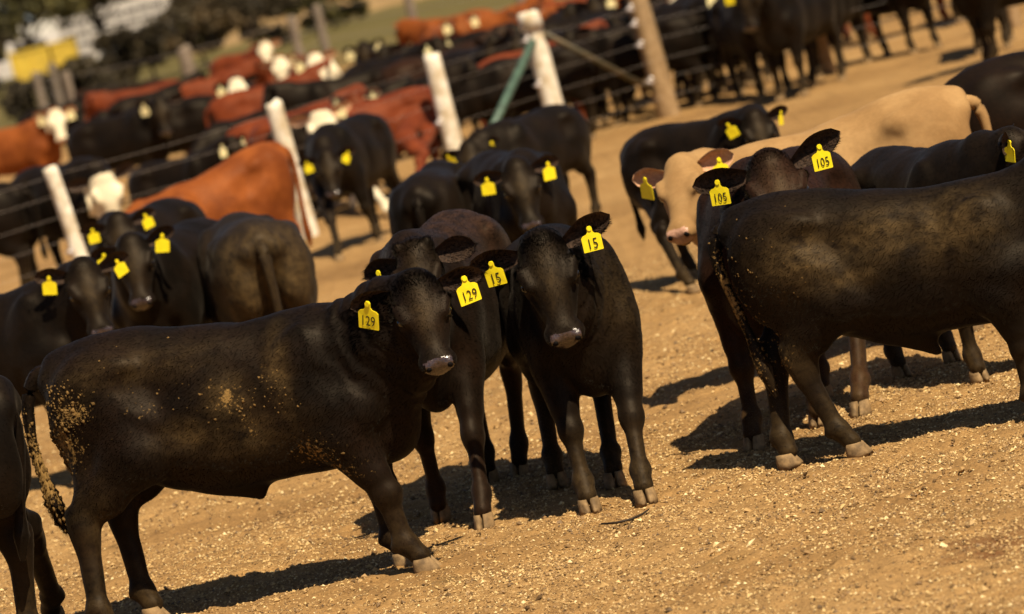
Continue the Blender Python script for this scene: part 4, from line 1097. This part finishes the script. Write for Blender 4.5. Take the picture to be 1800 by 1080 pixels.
# bare earth mound
mp_ = at_y(610, 45, 150); mv = []; MX, MY = 26, 12
for i in range(MX):
    for j in range(MY):
        a, c = -1 + 2 * i / (MX - 1), -1 + 2 * j / (MY - 1)
        mv.append((mp_[0] + a * 6, 150 + c * 5, -0.05 + 1.35 * max(0, 1 - a * a) * max(0, 1 - c * c) * (0.85 + 0.3 * random.random())))
mo = MBs().add(mv, [(i * MY + j, (i + 1) * MY + j, (i + 1) * MY + j + 1, i * MY + j + 1) for i in range(MX - 1) for j in range(MY - 1)]).build('terrain_mound', [simple('bare_earth', (0.27, 0.18, 0.085), (0.19, 0.12, 0.055), 2, 0.95, 0.1, 0.3)], smooth=True)
tag(mo, 'bare tan earth mound beyond the pens', kind='structure')
# pale vehicles and yellow bin
M_pale = simple('pale_vehicle_paint', (0.62, 0.58, 0.54), (0.48, 0.44, 0.41), 3, 0.4, 0.5)
M_dkgl = simple('dark_glass_and_gap_shade', (0.03, 0.03, 0.035), (0.02, 0.02, 0.022), 5, 0.15, 0.5)
M_yel = simple('yellow_paint', (0.66, 0.46, 0.05), (0.50, 0.34, 0.045), 3, 0.5, 0.4)
M_tyre = simple('tyre_rubber', (0.02, 0.02, 0.02), (0.012, 0.012, 0.012), 10, 0.85, 0.2)
def wheel(root, x, y, r, w=0.24):
    MBs().tube([(x, y - w / 2, r), (x, y - w * 0.4, r), (x, y + w * 0.4, r), (x, y + w / 2, r)], [r * 0.9, r, r, r * 0.9], 20).build('wheel', [M_tyre], root, True)
def at_uvY(px, py, Y): return at_y(px, py, Y)[0]
tx = at_y(205, 45, 158)[0]
t_ = tag(empty('stock_trailer', (tx, 158, 0)), 'pale livestock trailer parked under the trees at upper left', 'trailer')
b = MBs().box((0, 0, 1.45), (4.2, 2.0, 1.9))
for k in range(9): b.box((-1.9 + k * 0.475, -1.02, 1.45), (0.07, 0.05, 1.9))
b.box((0, 0, 2.43), (4.3, 2.1, 0.06)); b.build('body', [M_pale], t_)
for k in range(3): MBs().box((0, -1.012, 1.15 + k * 0.38), (4.0, 0.02, 0.13)).build('gap_shade_strip', [M_dkgl], t_)  # solid dark strips painted as the shade inside open side slots
for x in (-0.5, 0.5): wheel(t_, x, -0.95, 0.38)
MBs().box((-2.7, 0, 0.55), (1.3, 0.12, 0.1)).build('tow_bar', [M_greyw], t_)
px_ = at_y(45, 60, 165)[0]
p_ = tag(empty('pickup_truck', (px_, 165, 0)), 'pale pickup truck behind the yellow bin at upper left', 'truck')
prof = [(-2.6, 0.5), (2.6, 0.5), (2.65, 0.95), (1.5, 1.12), (0.9, 1.78), (-0.7, 1.80), (-0.85, 1.15), (-2.65, 1.12)]
n = len(prof); V = [(x, s * 0.95 * (0.86 if z > 1.5 else 1), z) for s in (-1, 1) for x, z in prof]
MBs().add(V, [list(range(n)), list(range(2 * n - 1, n - 1, -1))] + [[i, i + n, (i + 1) % n + n, (i + 1) % n] for i in range(n)]).build('body', [M_pale], p_)
MBs().box((0.15, -0.90, 1.46), (1.25, 0.06, 0.42)).build('window', [M_dkgl], p_)
for x in (-1.6, 1.65): wheel(p_, x, -0.85, 0.38)
yx = at_y(75, 85, 136)[0]
y_ = tag(empty('yellow_bin', (yx, 136, 0)), 'bright yellow steel bin in two sections at upper left', 'bin')
for sx, wd in ((-0.42, 1.25), (0.66, 0.75)):
    b = MBs().box((sx, 0, 1.10), (wd, 1.2, 0.95))
    for k in range(3): b.box((sx - wd * 0.4 + k * wd * 0.4, -0.62, 1.1), (0.06, 0.05, 0.95))
    b.box((sx, 0, 1.60), (wd + 0.08, 1.28, 0.07)); b.build('panel', [M_yel], y_)
for x in (-0.9, 0.0, 0.9): MBs().box((x, 0, 0.3), (0.1, 1.0, 0.62)).build('leg', [M_greyw], y_)
wx = at_y(140, 60, 170)[0]
w_ = tag(empty('white_van', (wx, 172, 0)), 'white van standing between the yellow bin and the trailer at upper left', 'van')
prof = [(-2.4, 0.45), (2.4, 0.45), (2.45, 1.1), (1.8, 1.25), (1.3, 2.2), (-2.35, 2.3)]
n = len(prof); V = [(x, s * 0.98, z) for s in (-1, 1) for x, z in prof]
MBs().add(V, [list(range(n)), list(range(2 * n - 1, n - 1, -1))] + [[i, i + n, (i + 1) % n + n, (i + 1) % n] for i in range(n)]).build('body', [simple('white_van_paint', (0.78, 0.75, 0.70), (0.7, 0.67, 0.6), 3, 0.35, 0.5)], w_)
MBs().box((1.15, -0.99, 1.65), (0.6, 0.04, 0.5)).build('window', [M_dkgl], w_)
for x in (-1.5, 1.6): wheel(w_, x, -0.88, 0.36)
